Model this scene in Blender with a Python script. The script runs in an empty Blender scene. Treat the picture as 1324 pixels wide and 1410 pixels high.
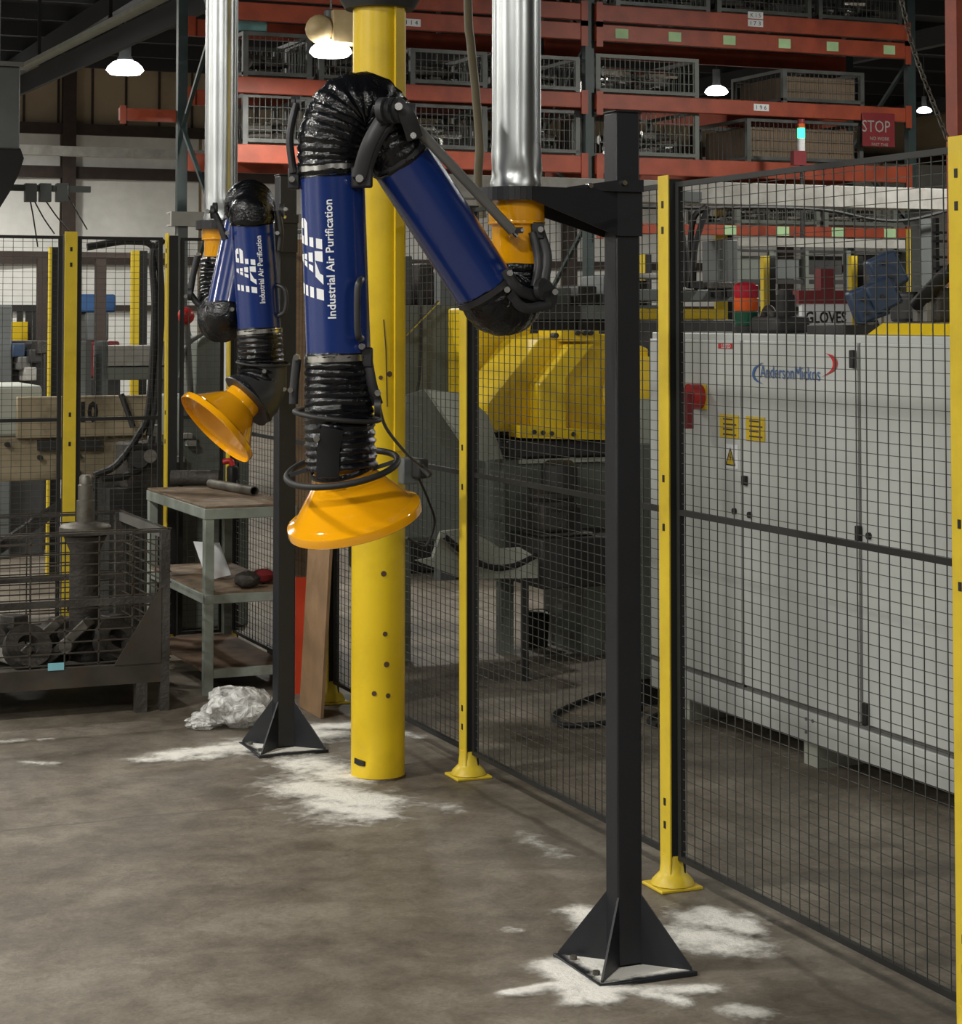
import bpy, bmesh, math, random
from mathutils import Vector, Matrix
random.seed(7)
sc = bpy.context.scene
C = sc.collection
PI = math.pi

# ------------------------------------------------------------------ camera
FPX, CX, HY = 2800.0, 662.0, 437.0
YAW, PITCH, EYE = math.radians(23.0), math.radians(2.5), 1.75
PY = HY - FPX * math.tan(PITCH)
cam_d = bpy.data.cameras.new('camera')
cam_o = bpy.data.objects.new('camera', cam_d)
C.objects.link(cam_o)
cam_o.location = (0, 0, EYE)
cam_o.rotation_euler = (PI / 2 + PITCH, 0, -YAW)
cam_d.sensor_fit = 'HORIZONTAL'
cam_d.sensor_width = 36.0
cam_d.lens = 36.0 * FPX / 1324.0
cam_d.shift_x = 0.0
cam_d.shift_y = -(705.0 - PY) / 1324.0
cam_d.clip_end = 200
sc.camera = cam_o

# ------------------------------------------------------------------ world, exposure
w = bpy.data.worlds.new('hall_ambient')
sc.world = w
w.use_nodes = True
w.node_tree.nodes['Background'].inputs[0].default_value = (0.95, 0.97, 1.0, 1)
w.node_tree.nodes['Background'].inputs[1].default_value = 0.0
sc.view_settings.view_transform = 'Standard'
sc.view_settings.look = 'None'
sc.view_settings.exposure = -0.24
sc.view_settings.gamma = 1.0
sc.view_settings.use_curve_mapping = False
LAMP_W = 272.0

FWD = Vector((math.sin(YAW), math.cos(YAW), 0))
RGT = Vector((math.cos(YAW), -math.sin(YAW), 0))
UPV = Vector((0, 0, 1))
EYEV = Vector((0, 0, EYE))


def ray(px, py):
    f = FWD * math.cos(PITCH) + UPV * math.sin(PITCH)
    u = -FWD * math.sin(PITCH) + UPV * math.cos(PITCH)
    return f + RGT * ((px - CX) / FPX) + u * ((PY - py) / FPX)


def cam(px, py, d):
    r = ray(px, py)
    return EYEV + r * (d / r.dot(FWD))


def ground(px, py, z=0.0):
    r = ray(px, py)
    return EYEV + r * ((z - EYE) / r.z)


def on_x(px, py, x):
    r = ray(px, py)
    return EYEV + r * (x / r.x)


def on_y(px, py, y):
    r = ray(px, py)
    return EYEV + r * (y / r.y)


# ------------------------------------------------------------------ materials
MATS = {}


def mat(name, col, rough=0.5, metal=0.0, var=0.12, scale=6.0, bump=0.0, bscale=60.0, emit=0.0, spec=0.5, dirt=None, coat=0.0, dscale=3.0, damt=0.5):
    if name in MATS:
        return MATS[name]
    m = bpy.data.materials.new(name)
    m.use_nodes = True
    nt = m.node_tree
    b = nt.nodes['Principled BSDF']
    b.inputs['Roughness'].default_value = rough
    b.inputs['Metallic'].default_value = metal
    b.inputs['Specular IOR Level'].default_value = spec
    if coat:
        b.inputs['Coat Weight'].default_value = coat
        b.inputs['Coat Roughness'].default_value = 0.08
    tc = nt.nodes.new('ShaderNodeTexCoord')
    no = nt.nodes.new('ShaderNodeTexNoise')
    no.inputs['Scale'].default_value = scale
    no.inputs['Detail'].default_value = 5.0
    nt.links.new(tc.outputs['Object'], no.inputs['Vector'])
    ra = nt.nodes.new('ShaderNodeValToRGB')
    ra.color_ramp.elements[0].position = 0.3
    ra.color_ramp.elements[1].position = 0.7
    lo = [max(0, c * (1 - var)) for c in col]
    hi = [min(1, c * (1 + var)) for c in col]
    ra.color_ramp.elements[0].color = (*lo, 1)
    ra.color_ramp.elements[1].color = (*hi, 1)
    nt.links.new(no.outputs['Fac'], ra.inputs['Fac'])
    out = ra.outputs['Color']
    if dirt:
        n2 = nt.nodes.new('ShaderNodeTexNoise')
        n2.inputs['Scale'].default_value = dscale
        n2.inputs['Detail'].default_value = 8.0
        n2.inputs['Roughness'].default_value = 0.65
        nt.links.new(tc.outputs['Object'], n2.inputs['Vector'])
        r2 = nt.nodes.new('ShaderNodeValToRGB')
        r2.color_ramp.elements[0].position = 0.48
        r2.color_ramp.elements[1].position = 0.68
        r2.color_ramp.elements[0].color = (0, 0, 0, 1)
        r2.color_ramp.elements[1].color = (damt, damt, damt, 1)
        nt.links.new(n2.outputs['Fac'], r2.inputs['Fac'])
        mx = nt.nodes.new('ShaderNodeMixRGB')
        mx.inputs[2].default_value = (*dirt, 1)
        nt.links.new(r2.outputs['Color'], mx.inputs[0])
        nt.links.new(out, mx.inputs[1])
        out = mx.outputs[0]
    nt.links.new(out, b.inputs['Base Color'])
    if bump:
        nb = nt.nodes.new('ShaderNodeTexNoise')
        nb.inputs['Scale'].default_value = bscale
        nb.inputs['Detail'].default_value = 4.0
        nt.links.new(tc.outputs['Object'], nb.inputs['Vector'])
        bu = nt.nodes.new('ShaderNodeBump')
        bu.inputs['Strength'].default_value = bump
        bu.inputs['Distance'].default_value = 0.02
        nt.links.new(nb.outputs['Fac'], bu.inputs['Height'])
        nt.links.new(bu.outputs['Normal'], b.inputs['Normal'])
    if emit:
        b.inputs['Emission Color'].default_value = (*col, 1)
        b.inputs['Emission Strength'].default_value = emit
    MATS[name] = m
    return m


BLACK = mat('black_powder_coat', (0.011, 0.012, 0.016), 0.42, var=0.15, bump=0.05, bscale=250)
MESHB = mat('black_mesh_paint', (0.012, 0.013, 0.013), 0.55)
WIRE = mat('dark_grey_wire', (0.055, 0.056, 0.050), 0.6)
HOSE = mat('black_flexible_hose', (0.004, 0.0045, 0.006), 0.16, bump=0.25, bscale=90, spec=0.45)
LINK = mat('dark_grey_plastic', (0.022, 0.023, 0.026), 0.45)
BLUE = mat('blue_enamel', (0.008, 0.027, 0.150), 0.22, var=0.06, coat=0.6)
ORANGE = mat('orange_hood_enamel', (0.82, 0.36, 0.004), 0.08, var=0.04, coat=0.8)
YPAINT = mat('yellow_column_paint', (0.76, 0.53, 0.012), 0.36, var=0.08, scale=3, dirt=(0.35, 0.21, 0.01), dscale=2.2, damt=0.35)
YPOST = mat('yellow_fence_paint', (0.68, 0.50, 0.03), 0.45, var=0.06, dirt=(0.35, 0.22, 0.02), dscale=5, damt=0.3)
YROBOT = mat('yellow_machine_paint', (0.80, 0.56, 0.012), 0.4, var=0.08)
GALV = mat('galvanised_duct', (0.62, 0.65, 0.66), 0.3, metal=1.0, var=0.1, scale=5, bump=0.05, bscale=6)
STEEL = mat('bright_steel', (0.72, 0.72, 0.70), 0.22, metal=1.0)
DSTEEL = mat('dull_steel', (0.16, 0.15, 0.13), 0.5, metal=0.7, var=0.35, dirt=(0.05, 0.035, 0.025), dscale=9, damt=0.7)
CAST = mat('dark_casting', (0.055, 0.05, 0.045), 0.6, metal=0.3, var=0.4, bump=0.3)
GREYROD = mat('grey_strut', (0.13, 0.13, 0.125), 0.4)
WHITE = mat('white_print', (0.85, 0.87, 0.9), 0.5, var=0.02)
CAB = mat('cabinet_grey_paint', (0.52, 0.545, 0.53), 0.4, var=0.05, scale=2, bump=0.02, bscale=8)
CABDK = mat('cabinet_seam_grey', (0.13, 0.13, 0.125), 0.6)
RACKO = mat('rack_orange_paint', (0.34, 0.062, 0.026), 0.5, var=0.18, dirt=(0.16, 0.03, 0.02), dscale=5)
RACKG = mat('rack_green_paint', (0.03, 0.05, 0.05), 0.5, var=0.2)
BASKG = mat('basket_grey_steel', (0.10, 0.105, 0.10), 0.5, metal=0.4, var=0.3)
LTGREY = mat('light_grey_paint', (0.34, 0.335, 0.31), 0.5, var=0.15, dirt=(0.16, 0.14, 0.11), dscale=4)
BENCHG = mat('bench_grey_paint', (0.24, 0.27, 0.24), 0.5, var=0.15, dirt=(0.1, 0.1, 0.085), dscale=7)
WOODTOP = mat('worn_wooden_top', (0.17, 0.12, 0.075), 0.7, var=0.4, scale=14, bump=0.3, bscale=40)
MGREY = mat('machine_grey_paint', (0.14, 0.155, 0.135), 0.5, var=0.12, scale=2)
MLIGHT = mat('machine_pale_paint', (0.42, 0.44, 0.38), 0.5, var=0.1)
BEIGE = mat('beige_machine_paint', (0.34, 0.28, 0.18), 0.55, var=0.15, dirt=(0.10, 0.075, 0.045), dscale=5, damt=0.7)
BROWN = mat('brown_girt_paint', (0.045, 0.03, 0.024), 0.6, var=0.2)
PLY = mat('plywood', (0.27, 0.165, 0.085), 0.65, var=0.25, scale=5, dirt=(0.15, 0.085, 0.04), dscale=6)
CARD = mat('cardboard', (0.20, 0.145, 0.095), 0.8, var=0.12)
REDP = mat('red_orange_paint', (0.55, 0.045, 0.012), 0.45)
RED = mat('red_plastic', (0.42, 0.02, 0.02), 0.35)
DRED = mat('dark_red_paint', (0.20, 0.02, 0.025), 0.5)
GREENT = mat('pale_green_tag', (0.45, 0.68, 0.37), 0.7)
RUBBER = mat('black_rubber', (0.012, 0.012, 0.012), 0.6)
TANC = mat('tan_cable', (0.22, 0.19, 0.12), 0.55)
DKBOX = mat('dark_machine', (0.028, 0.028, 0.028), 0.55, var=0.4)
GREYBOX = mat('grey_control_box', (0.11, 0.12, 0.12), 0.5, var=0.1)
LBLUE = mat('blue_motor_paint', (0.03, 0.055, 0.11), 0.45, var=0.2)
MBLUE = mat('mid_blue_paint', (0.03, 0.10, 0.26), 0.5)
GREASY = mat('greasy_dark_steel', (0.05, 0.045, 0.036), 0.6, metal=0.3, var=0.4, dirt=(0.08, 0.045, 0.025), dscale=8)
RUST = mat('rusty_steel', (0.10, 0.06, 0.035), 0.75, metal=0.3, var=0.5, scale=9)
YLABEL = mat('yellow_sticker', (0.62, 0.44, 0.02), 0.5, var=0.12)
BLACKP = mat('black_print', (0.01, 0.01, 0.01), 0.6)
LOGOB = mat('blue_print', (0.05, 0.13, 0.34), 0.5)
LOGOR = mat('red_print', (0.5, 0.02, 0.02), 0.5)
ROOFM = mat('dark_roof', (0.030, 0.032, 0.036), 0.8, var=0.3, scale=0.6)
WALLT = mat('tan_wall_panel', (0.46, 0.37, 0.25), 0.8, var=0.22, scale=0.6, dirt=(0.13, 0.085, 0.05), dscale=0.5)
SHEET = mat('white_plastic_sheeting', (0.80, 0.80, 0.76), 0.45, var=0.05, bump=0.6, bscale=0.8)
WALLP = mat('grey_side_wall', (0.18, 0.17, 0.15), 0.8, var=0.2, scale=0.5)
BEIGEL = mat('beige_ballast_paint', (0.55, 0.42, 0.22), 0.5)
GLOW = mat('lamp_refractor', (1.0, 0.98, 0.95), 0.4, emit=14.0, var=0.0)
AMBERL = mat('amber_lens', (0.75, 0.12, 0.02), 0.25)
REDL = mat('red_lens', (0.5, 0.02, 0.04), 0.25)
GREENL = mat('green_lens', (0.01, 0.09, 0.05), 0.25)
GREENON = mat('green_lens_lit', (0.05, 1.0, 0.45), 0.3, emit=2.2)
WPAPER = mat('white_paper', (0.78, 0.80, 0.82), 0.7, var=0.06)
TEAL = mat('pale_teal_crate', (0.12, 0.26, 0.26), 0.5)
CYANL = mat('cyan_label', (0.22, 0.52, 0.62), 0.5)


def glass_bag():
    m = bpy.data.materials.new('clear_plastic_film')
    m.use_nodes = True
    nt = m.node_tree
    b = nt.nodes['Principled BSDF']
    b.inputs['Base Color'].default_value = (0.85, 0.85, 0.83, 1)
    b.inputs['Roughness'].default_value = 0.22
    b.inputs['Alpha'].default_value = 0.55
    tc = nt.nodes.new('ShaderNodeTexCoord')
    v = nt.nodes.new('ShaderNodeTexNoise')
    v.inputs['Scale'].default_value = 14
    v.inputs['Detail'].default_value = 6
    v.inputs['Distortion'].default_value = 1.5
    nt.links.new(tc.outputs['Object'], v.inputs['Vector'])
    bu = nt.nodes.new('ShaderNodeBump')
    bu.inputs['Strength'].default_value = 1.0
    bu.inputs['Distance'].default_value = 0.05
    nt.links.new(v.outputs['Fac'], bu.inputs['Height'])
    nt.links.new(bu.outputs['Normal'], b.inputs['Normal'])
    r = nt.nodes.new('ShaderNodeMapRange')
    r.inputs[1].default_value = 0.35
    r.inputs[2].default_value = 0.62
    r.inputs[3].default_value = 0.22
    r.inputs[4].default_value = 0.95
    nt.links.new(v.outputs['Fac'], r.inputs[0])
    nt.links.new(r.outputs[0], b.inputs['Alpha'])
    return m


FILM = glass_bag()


def floor_mat():
    m = bpy.data.materials.new('stained_concrete')
    m.use_nodes = True
    nt = m.node_tree
    L = nt.links
    b = nt.nodes['Principled BSDF']
    tc = nt.nodes.new('ShaderNodeTexCoord')

    def noise(s, det, rough=0.6, dist=0.0):
        n = nt.nodes.new('ShaderNodeTexNoise')
        n.inputs['Scale'].default_value = s
        n.inputs['Detail'].default_value = det
        n.inputs['Roughness'].default_value = rough
        n.inputs['Distortion'].default_value = dist
        L.new(tc.outputs['Object'], n.inputs['Vector'])
        return n.outputs['Fac']

    def ramp(src, stops):
        r = nt.nodes.new('ShaderNodeValToRGB')
        e = r.color_ramp.elements
        while len(e) < len(stops):
            e.new(0.5)
        for el, (p, c) in zip(e, stops):
            el.position = p
            el.color = (*c, 1)
        L.new(src, r.inputs['Fac'])
        return r.outputs['Color']

    def mix(f, a, c, mode='MIX', fac=None):
        x = nt.nodes.new('ShaderNodeMixRGB')
        x.blend_type = mode
        if f is not None:
            L.new(f, x.inputs[0])
        else:
            x.inputs[0].default_value = fac
        for i, s in ((1, a), (2, c)):
            if isinstance(s, tuple):
                x.inputs[i].default_value = (*s, 1)
            else:
                L.new(s, x.inputs[i])
        return x.outputs[0]

    base = ramp(noise(1.6, 9, 0.68), [(0.32, (0.100, 0.082, 0.062)), (0.50, (0.185, 0.158, 0.123)), (0.68, (0.275, 0.243, 0.197))])
    blot = ramp(noise(7.0, 9, 0.74, 0.4), [(0.38, (0.52, 0.50, 0.47)), (0.58, (1.0, 1.0, 1.0))])
    c = mix(None, base, blot, 'MULTIPLY', 0.75)
    dark = ramp(noise(11, 10, 0.75, 0.5), [(0.58, (0, 0, 0)), (0.74, (0.7, 0.7, 0.7))])
    c = mix(dark, c, (0.055, 0.042, 0.03))
    light = ramp(noise(9.5, 10, 0.78, 0.3), [(0.60, (0, 0, 0)), (0.78, (0.55, 0.55, 0.55))])
    c = mix(light, c, (0.34, 0.31, 0.26))
    fine = ramp(noise(70, 5, 0.7), [(0.35, (0.78, 0.78, 0.78)), (0.65, (1.12, 1.12, 1.12))])
    c = mix(None, c, fine, 'MULTIPLY', 0.8)
    # sawn joints of the slab, running along and across the hall
    sep = nt.nodes.new('ShaderNodeSeparateXYZ')
    L.new(tc.outputs['Object'], sep.inputs[0])
    wob = nt.nodes.new('ShaderNodeMath')
    wob.operation = 'MULTIPLY'
    wob.inputs[1].default_value = 0.12
    L.new(noise(3.0, 4), wob.inputs[0])

    def joint(axis, at, wdt):
        a = nt.nodes.new('ShaderNodeMath'); a.operation = 'ADD'
        L.new(sep.outputs[axis], a.inputs[0]); L.new(wob.outputs[0], a.inputs[1])
        s = nt.nodes.new('ShaderNodeMath'); s.operation = 'SUBTRACT'; s.inputs[1].default_value = at + 0.06
        L.new(a.outputs[0], s.inputs[0])
        ab = nt.nodes.new('ShaderNodeMath'); ab.operation = 'ABSOLUTE'
        L.new(s.outputs[0], ab.inputs[0])
        r = nt.nodes.new('ShaderNodeMapRange')
        r.inputs[1].default_value = wdt * 0.3; r.inputs[2].default_value = wdt
        r.inputs[3].default_value = 0.55; r.inputs[4].default_value = 0.0
        L.new(ab.outputs[0], r.inputs[0])
        return r.outputs[0]
    c = mix(joint(0, ground(742, 1136).x, 0.022), c, (0.06, 0.048, 0.036))
    c = mix(joint(1, 7.1, 0.014), c, (0.075, 0.06, 0.046))
    L.new(c, b.inputs['Base Color'])
    rr = nt.nodes.new('ShaderNodeMapRange')
    rr.inputs[3].default_value = 0.42
    rr.inputs[4].default_value = 0.75
    L.new(noise(2.0, 6), rr.inputs[0])
    L.new(rr.outputs[0], b.inputs['Roughness'])
    bu = nt.nodes.new('ShaderNodeBump')
    bu.inputs['Strength'].default_value = 0.25
    bu.inputs['Distance'].default_value = 0.01
    L.new(noise(35, 8, 0.7), bu.inputs['Height'])
    L.new(bu.outputs['Normal'], b.inputs['Normal'])
    return m


FLOORM = floor_mat()


def powder_mat():
    m = bpy.data.materials.new('white_absorbent_powder')
    m.use_nodes = True
    nt = m.node_tree
    L = nt.links
    b = nt.nodes['Principled BSDF']
    b.inputs['Base Color'].default_value = (0.86, 0.84, 0.78, 1)
    b.inputs['Roughness'].default_value = 0.95
    at = nt.nodes.new('ShaderNodeAttribute')
    at.attribute_name = 'cover'
    tc = nt.nodes.new('ShaderNodeTexCoord')

    def noise(s, d):
        n = nt.nodes.new('ShaderNodeTexNoise')
        n.inputs['Scale'].default_value = s
        n.inputs['Detail'].default_value = d
        n.inputs['Roughness'].default_value = 0.7
        L.new(tc.outputs['Object'], n.inputs['Vector'])
        return n.outputs['Fac']
    a = nt.nodes.new('ShaderNodeMath'); a.operation = 'MULTIPLY_ADD'
    L.new(noise(11, 10), a.inputs[0]); a.inputs[1].default_value = 1.5; a.inputs[2].default_value = -0.75
    s = nt.nodes.new('ShaderNodeMath'); s.operation = 'ADD'
    L.new(a.outputs[0], s.inputs[0]); L.new(at.outputs['Fac'], s.inputs[1])
    r = nt.nodes.new('ShaderNodeMapRange')
    r.interpolation_type = 'SMOOTHSTEP'
    r.inputs[1].default_value = 0.10; r.inputs[2].default_value = 0.88
    r.inputs[3].default_value = 0.0; r.inputs[4].default_value = 1.0
    L.new(s.outputs[0], r.inputs[0])
    L.new(r.outputs[0], b.inputs['Alpha'])
    bu = nt.nodes.new('ShaderNodeBump')
    bu.inputs['Strength'].default_value = 0.6
    bu.inputs['Distance'].default_value = 0.01
    L.new(noise(60, 6), bu.inputs['Height'])
    L.new(bu.outputs['Normal'], b.inputs['Normal'])
    return m


POWDER = powder_mat()

# ------------------------------------------------------------------ object helpers
WL = {}


def thing(name, label, cat, loc=(0, 0, 0), group=None, kind=None):
    o = bpy.data.objects.new(name, None)
    o.empty_display_size = 0.05
    C.objects.link(o)
    o.location = loc
    WL[o.name] = Vector(loc)
    tag(o, label, cat, group, kind)
    return o


def tag(o, label=None, cat=None, group=None, kind=None):
    if label: o['label'] = label
    if cat: o['category'] = cat
    if group: o['group'] = group
    if kind: o['kind'] = kind
    return o


def perp(d):
    d = d.normalized()
    a = Vector((0, 0, 1)) if abs(d.z) < 0.9 else Vector((1, 0, 0))
    x = d.cross(a).normalized()
    return x, d.cross(x).normalized()


class MB:
    def __init__(s):
        s.v, s.f = [], []

    def add(s, vs, fs):
        k = len(s.v)
        s.v += [Vector(q) for q in vs]
        s.f += [[i + k for i in f] for f in fs]
        return s

    def box(s, c, d, rz=0.0):
        hx, hy, hz = d[0] / 2, d[1] / 2, d[2] / 2
        R = Matrix.Rotation(rz, 3, 'Z')
        vs = [Vector(c) + R @ Vector((x * hx, y * hy, z * hz)) for z in (-1, 1) for y in (-1, 1) for x in (-1, 1)]
        return s.add(vs, [(0, 2, 3, 1), (4, 5, 7, 6), (0, 1, 5, 4), (2, 6, 7, 3), (0, 4, 6, 2), (1, 3, 7, 5)])

    def mm(s, x0, x1, y0, y1, z0, z1):
        return s.box(((x0 + x1) / 2, (y0 + y1) / 2, (z0 + z1) / 2), (abs(x1 - x0), abs(y1 - y0), abs(z1 - z0)))

    def bar(s, a, b, wd, h, side=None):
        a, b = Vector(a), Vector(b)
        d = (b - a).normalized()
        if side is None:
            x, y = perp(d)
        else:
            x = Vector(side) - d * d.dot(Vector(side))
            x.normalize()
            y = d.cross(x)
        vs = [p + x * (i * wd / 2) + y * (j * h / 2) for p in (a, b) for i, j in ((-1, -1), (1, -1), (1, 1), (-1, 1))]
        return s.add(vs, [(3, 2, 1, 0), (4, 5, 6, 7), (0, 1, 5, 4), (1, 2, 6, 5), (2, 3, 7, 6), (3, 0, 4, 7)])

    def wire(s, a, b, r):
        a, b = Vector(a), Vector(b)
        x, y = perp(b - a)
        vs = [p + (x * i + y * j) * r for p in (a, b) for i, j in ((-1, -1), (1, -1), (1, 1), (-1, 1))]
        return s.add(vs, [(0, 1, 5, 4), (1, 2, 6, 5), (2, 3, 7, 6), (3, 0, 4, 7)])

    def cyl(s, a, b, r0, r1=None, n=20, caps=True):
        a, b = Vector(a), Vector(b)
        r1 = r0 if r1 is None else r1
        x, y = perp(b - a)
        vs = []
        for p, r in ((a, r0), (b, r1)):
            vs += [p + (x * math.cos(2 * PI * i / n) + y * math.sin(2 * PI * i / n)) * r for i in range(n)]
        fs = [(i, (i + 1) % n, n + (i + 1) % n, n + i) for i in range(n)]
        if caps:
            fs += [tuple(range(n - 1, -1, -1)), tuple(range(n, 2 * n))]
        return s.add(vs, fs)

    def lathe(s, prof, o, axis, n=32, caps=False):
        o, ax = Vector(o), Vector(axis).normalized()
        x, y = perp(ax)
        vs, fs = [], []
        for r, h in prof:
            vs += [o + ax * h + (x * math.cos(2 * PI * i / n) + y * math.sin(2 * PI * i / n)) * r for i in range(n)]
        for k in range(len(prof) - 1):
            fs += [(k * n + i, k * n + (i + 1) % n, (k + 1) * n + (i + 1) % n, (k + 1) * n + i) for i in range(n)]
        if caps:
            fs += [tuple(range(n - 1, -1, -1)), tuple(range((len(prof) - 1) * n, len(prof) * n))]
        return s.add(vs, fs)

    def sweep(s, pts, rad, n=16, closed=False, caps=True, flat=None):
        pts = [Vector(p) for p in pts]
        m = len(pts)
        rads = rad if isinstance(rad, (list, tuple)) else [rad] * m
        tg = []
        for i in range(m):
            if closed:
                t = pts[(i + 1) % m] - pts[i - 1]
            else:
                t = pts[min(i + 1, m - 1)] - pts[max(i - 1, 0)]
            tg.append(t.normalized())
        if flat is not None:
            fx = Vector(flat)
        x, _ = perp(tg[0])
        vs, fs = [], []
        for i in range(m):
            if flat is not None:
                x = fx - tg[i] * fx.dot(tg[i])
            else:
                x = x - tg[i] * x.dot(tg[i])
            x.normalize()
            y = tg[i].cross(x)
            r = rads[i]
            rx, ry = r if isinstance(r, tuple) else (r, r)
            vs += [pts[i] + x * (math.cos(2 * PI * k / n) * rx) + y * (math.sin(2 * PI * k / n) * ry) for k in range(n)]
        for i in range(m if closed else m - 1):
            j = (i + 1) % m
            fs += [(i * n + k, i * n + (k + 1) % n, j * n + (k + 1) % n, j * n + k) for k in range(n)]
        if caps and not closed:
            fs += [tuple(range(n - 1, -1, -1)), tuple(range((m - 1) * n, m * n))]
        return s.add(vs, fs)

    def prism(s, poly, off):
        off = Vector(off)
        poly = [Vector(p) for p in poly]
        n = len(poly)
        return s.add(poly + [p + off for p in poly],
                     [tuple(range(n - 1, -1, -1)), tuple(range(n, 2 * n))] + [(i, (i + 1) % n, n + (i + 1) % n, n + i) for i in range(n)])

    def ball(s, c, r, n=12, squash=(1, 1, 1)):
        c = Vector(c)
        vs, fs = [], []
        m = n // 2 + 1
        for j in range(m):
            t = PI * j / (m - 1)
            for i in range(n):
                p = 2 * PI * i / n
                vs.append(c + Vector((math.sin(t) * math.cos(p) * r * squash[0], math.sin(t) * math.sin(p) * r * squash[1], math.cos(t) * r * squash[2])))
        for j in range(m - 1):
            fs += [(j * n + i, (j + 1) * n + i, (j + 1) * n + (i + 1) % n, j * n + (i + 1) % n) for i in range(n)]
        return s.add(vs, fs)

    def build(s, name, m, parent=None, smooth=True, bevel=0.0, label=None, kind=None):
        off = WL[parent.name] if parent is not None else Vector((0, 0, 0))
        me = bpy.data.meshes.new(name)
        me.from_pydata([tuple(q - off) for q in s.v], [], s.f)
        me.validate()
        bm = bmesh.new()
        bm.from_mesh(me)
        bmesh.ops.recalc_face_normals(bm, faces=bm.faces)
        bm.to_mesh(me)
        bm.free()
        if smooth:
            me.polygons.foreach_set('use_smooth', [True] * len(me.polygons))
            me.set_sharp_from_angle(angle=math.radians(38))
        me.materials.append(m)
        o = bpy.data.objects.new(name, me)
        C.objects.link(o)
        if parent is not None:
            o.parent = parent
        WL[o.name] = off
        if bevel:
            bv = o.modifiers.new('bevel', 'BEVEL')
            bv.width = bevel
            bv.segments = 2
            bv.limit_method = 'ANGLE'
            bv.angle_limit = math.radians(40)
        if label: o['label'] = label
        if kind: o['kind'] = kind
        return o


def recenter(o, loc):
    """move the origin of a one-mesh thing built in world space to loc"""
    loc = Vector(loc)
    for v in o.data.vertices:
        v.co -= loc
    o.location = loc
    return o


def copy_tree(o, parent=None, loc=None, rz=None, label=None, group=None):
    c = o.copy()
    C.objects.link(c)
    c.parent = parent
    if loc is not None: c.location = loc
    if rz is not None: c.rotation_euler.z = rz
    if label: c['label'] = label
    if group: c['group'] = group
    WL[c.name] = Vector(c.location) if parent is None else WL[parent.name]
    for ch in list(o.children):
        copy_tree(ch, c)
    return c


def bez(p, n=16):
    """Catmull-Rom through the points"""
    p = [Vector(q) for q in p]
    q = [p[0] * 2 - p[1]] + p + [p[-1] * 2 - p[-2]]
    out = []
    for i in range(1, len(q) - 2):
        a, b, c, d = q[i - 1:i + 3]
        for k in range(n):
            t = k / n
            out.append(0.5 * ((2 * b) + (c - a) * t + (2 * a - 5 * b + 4 * c - d) * t * t + (3 * b - a - 3 * c + d) * t ** 3))
    out.append(p[-1])
    return out


def resample(pts, step):
    out = [pts[0]]
    acc = 0.0
    for a, b in zip(pts, pts[1:]):
        l = (b - a).length
        t = step - acc
        while t <= l:
            out.append(a + (b - a) * (t / l))
            t += step
        acc = l - (t - step)
    if (out[-1] - pts[-1]).length > step * 0.3:
        out.append(pts[-1])
    return out


def text_mesh(txt, size, bold=0.0):
    """flat text as (verts, faces) in its own plane"""
    cu = bpy.data.curves.new('lettering', 'FONT')
    cu.body = txt
    cu.size = size
    cu.offset = bold
    cu.align_x = 'LEFT'
    cu.resolution_u = 2
    ob = bpy.data.objects.new('lettering', cu)
    C.objects.link(ob)
    bpy.context.view_layer.update()
    me = bpy.data.meshes.new_from_object(ob.evaluated_get(bpy.context.evaluated_depsgraph_get()))
    vs = [v.co.copy() for v in me.vertices]
    fs = [tuple(p.vertices) for p in me.polygons]
    bpy.data.objects.remove(ob)
    bpy.data.curves.remove(cu)
    bpy.data.meshes.remove(me)
    return vs, fs


def flat_text(name, txt, m, parent, o, xa, ya, width=None, size=0.1, align='C', sx=1.0, bold=0.0):
    """lettering on a flat face: o is the text's middle, xa/ya its reading and up directions"""
    vs, fs = text_mesh(txt, size, bold)
    x0, x1 = min(v.x for v in vs), max(v.x for v in vs)
    y0, y1 = min(v.y for v in vs), max(v.y for v in vs)
    k = sx if width is None else width / (x1 - x0)
    xa, ya = Vector(xa), Vector(ya)
    mb = MB()
    mb.add([Vector(o) + xa * ((v.x - (x0 + x1) / 2) * k) + ya * (v.y - (y0 + y1) / 2) for v in vs], fs)
    return mb.build(name, m, parent, smooth=False)


# ------------------------------------------------------------------ key positions
postB, postA = ground(917, 1222), ground(655, 1068)
FX = (postA.x + postB.x) / 2          # plane of the long mesh fence
FY0, FSP = postB.y, 1.63
FZ = 2.18
FENCE_Y = FY0 + 3 * FSP               # plane of the short fence across the end

# ------------------------------------------------------------------ the hall
def struct(name, mb, m, label, smooth=False, parent=None):
    o = mb.build(name, m, parent, smooth=smooth)
    o['kind'] = 'structure'
    if parent is None:
        o['label'] = label
    return o


WY, CEIL = 36.8, 6.3
struct('floor', MB().mm(-16, 34, -12, 37.2, -0.1, 0), FLOORM, 'stained brown grey concrete factory floor with dark blotches')
struct('ceiling', MB().mm(-16, 34, -12, 37.2, CEIL, CEIL + 0.1), ROOFM, 'dark factory roof far overhead')
wall = struct('wall_back', MB().mm(-16, 34, WY, WY + 0.2, 0, CEIL), WALLT, 'tan panelled back wall above white sheeting')
struct('wall_left', MB().mm(-16.2, -16, -12, 37.2, 0, CEIL), SHEET, 'unseen side wall of the hall, made white to reflect light')  # out of view; white chosen to bounce light onto the tubes and ducts
struct('wall_right', MB().mm(34, 34.2, -12, 37.2, 0, CEIL), WALLP, 'plain grey side wall on the machine side')
struct('wall_front', MB().mm(-16, 34, -12.2, -12, 0, CEIL), WALLP, 'plain grey front wall of the hall')
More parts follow.
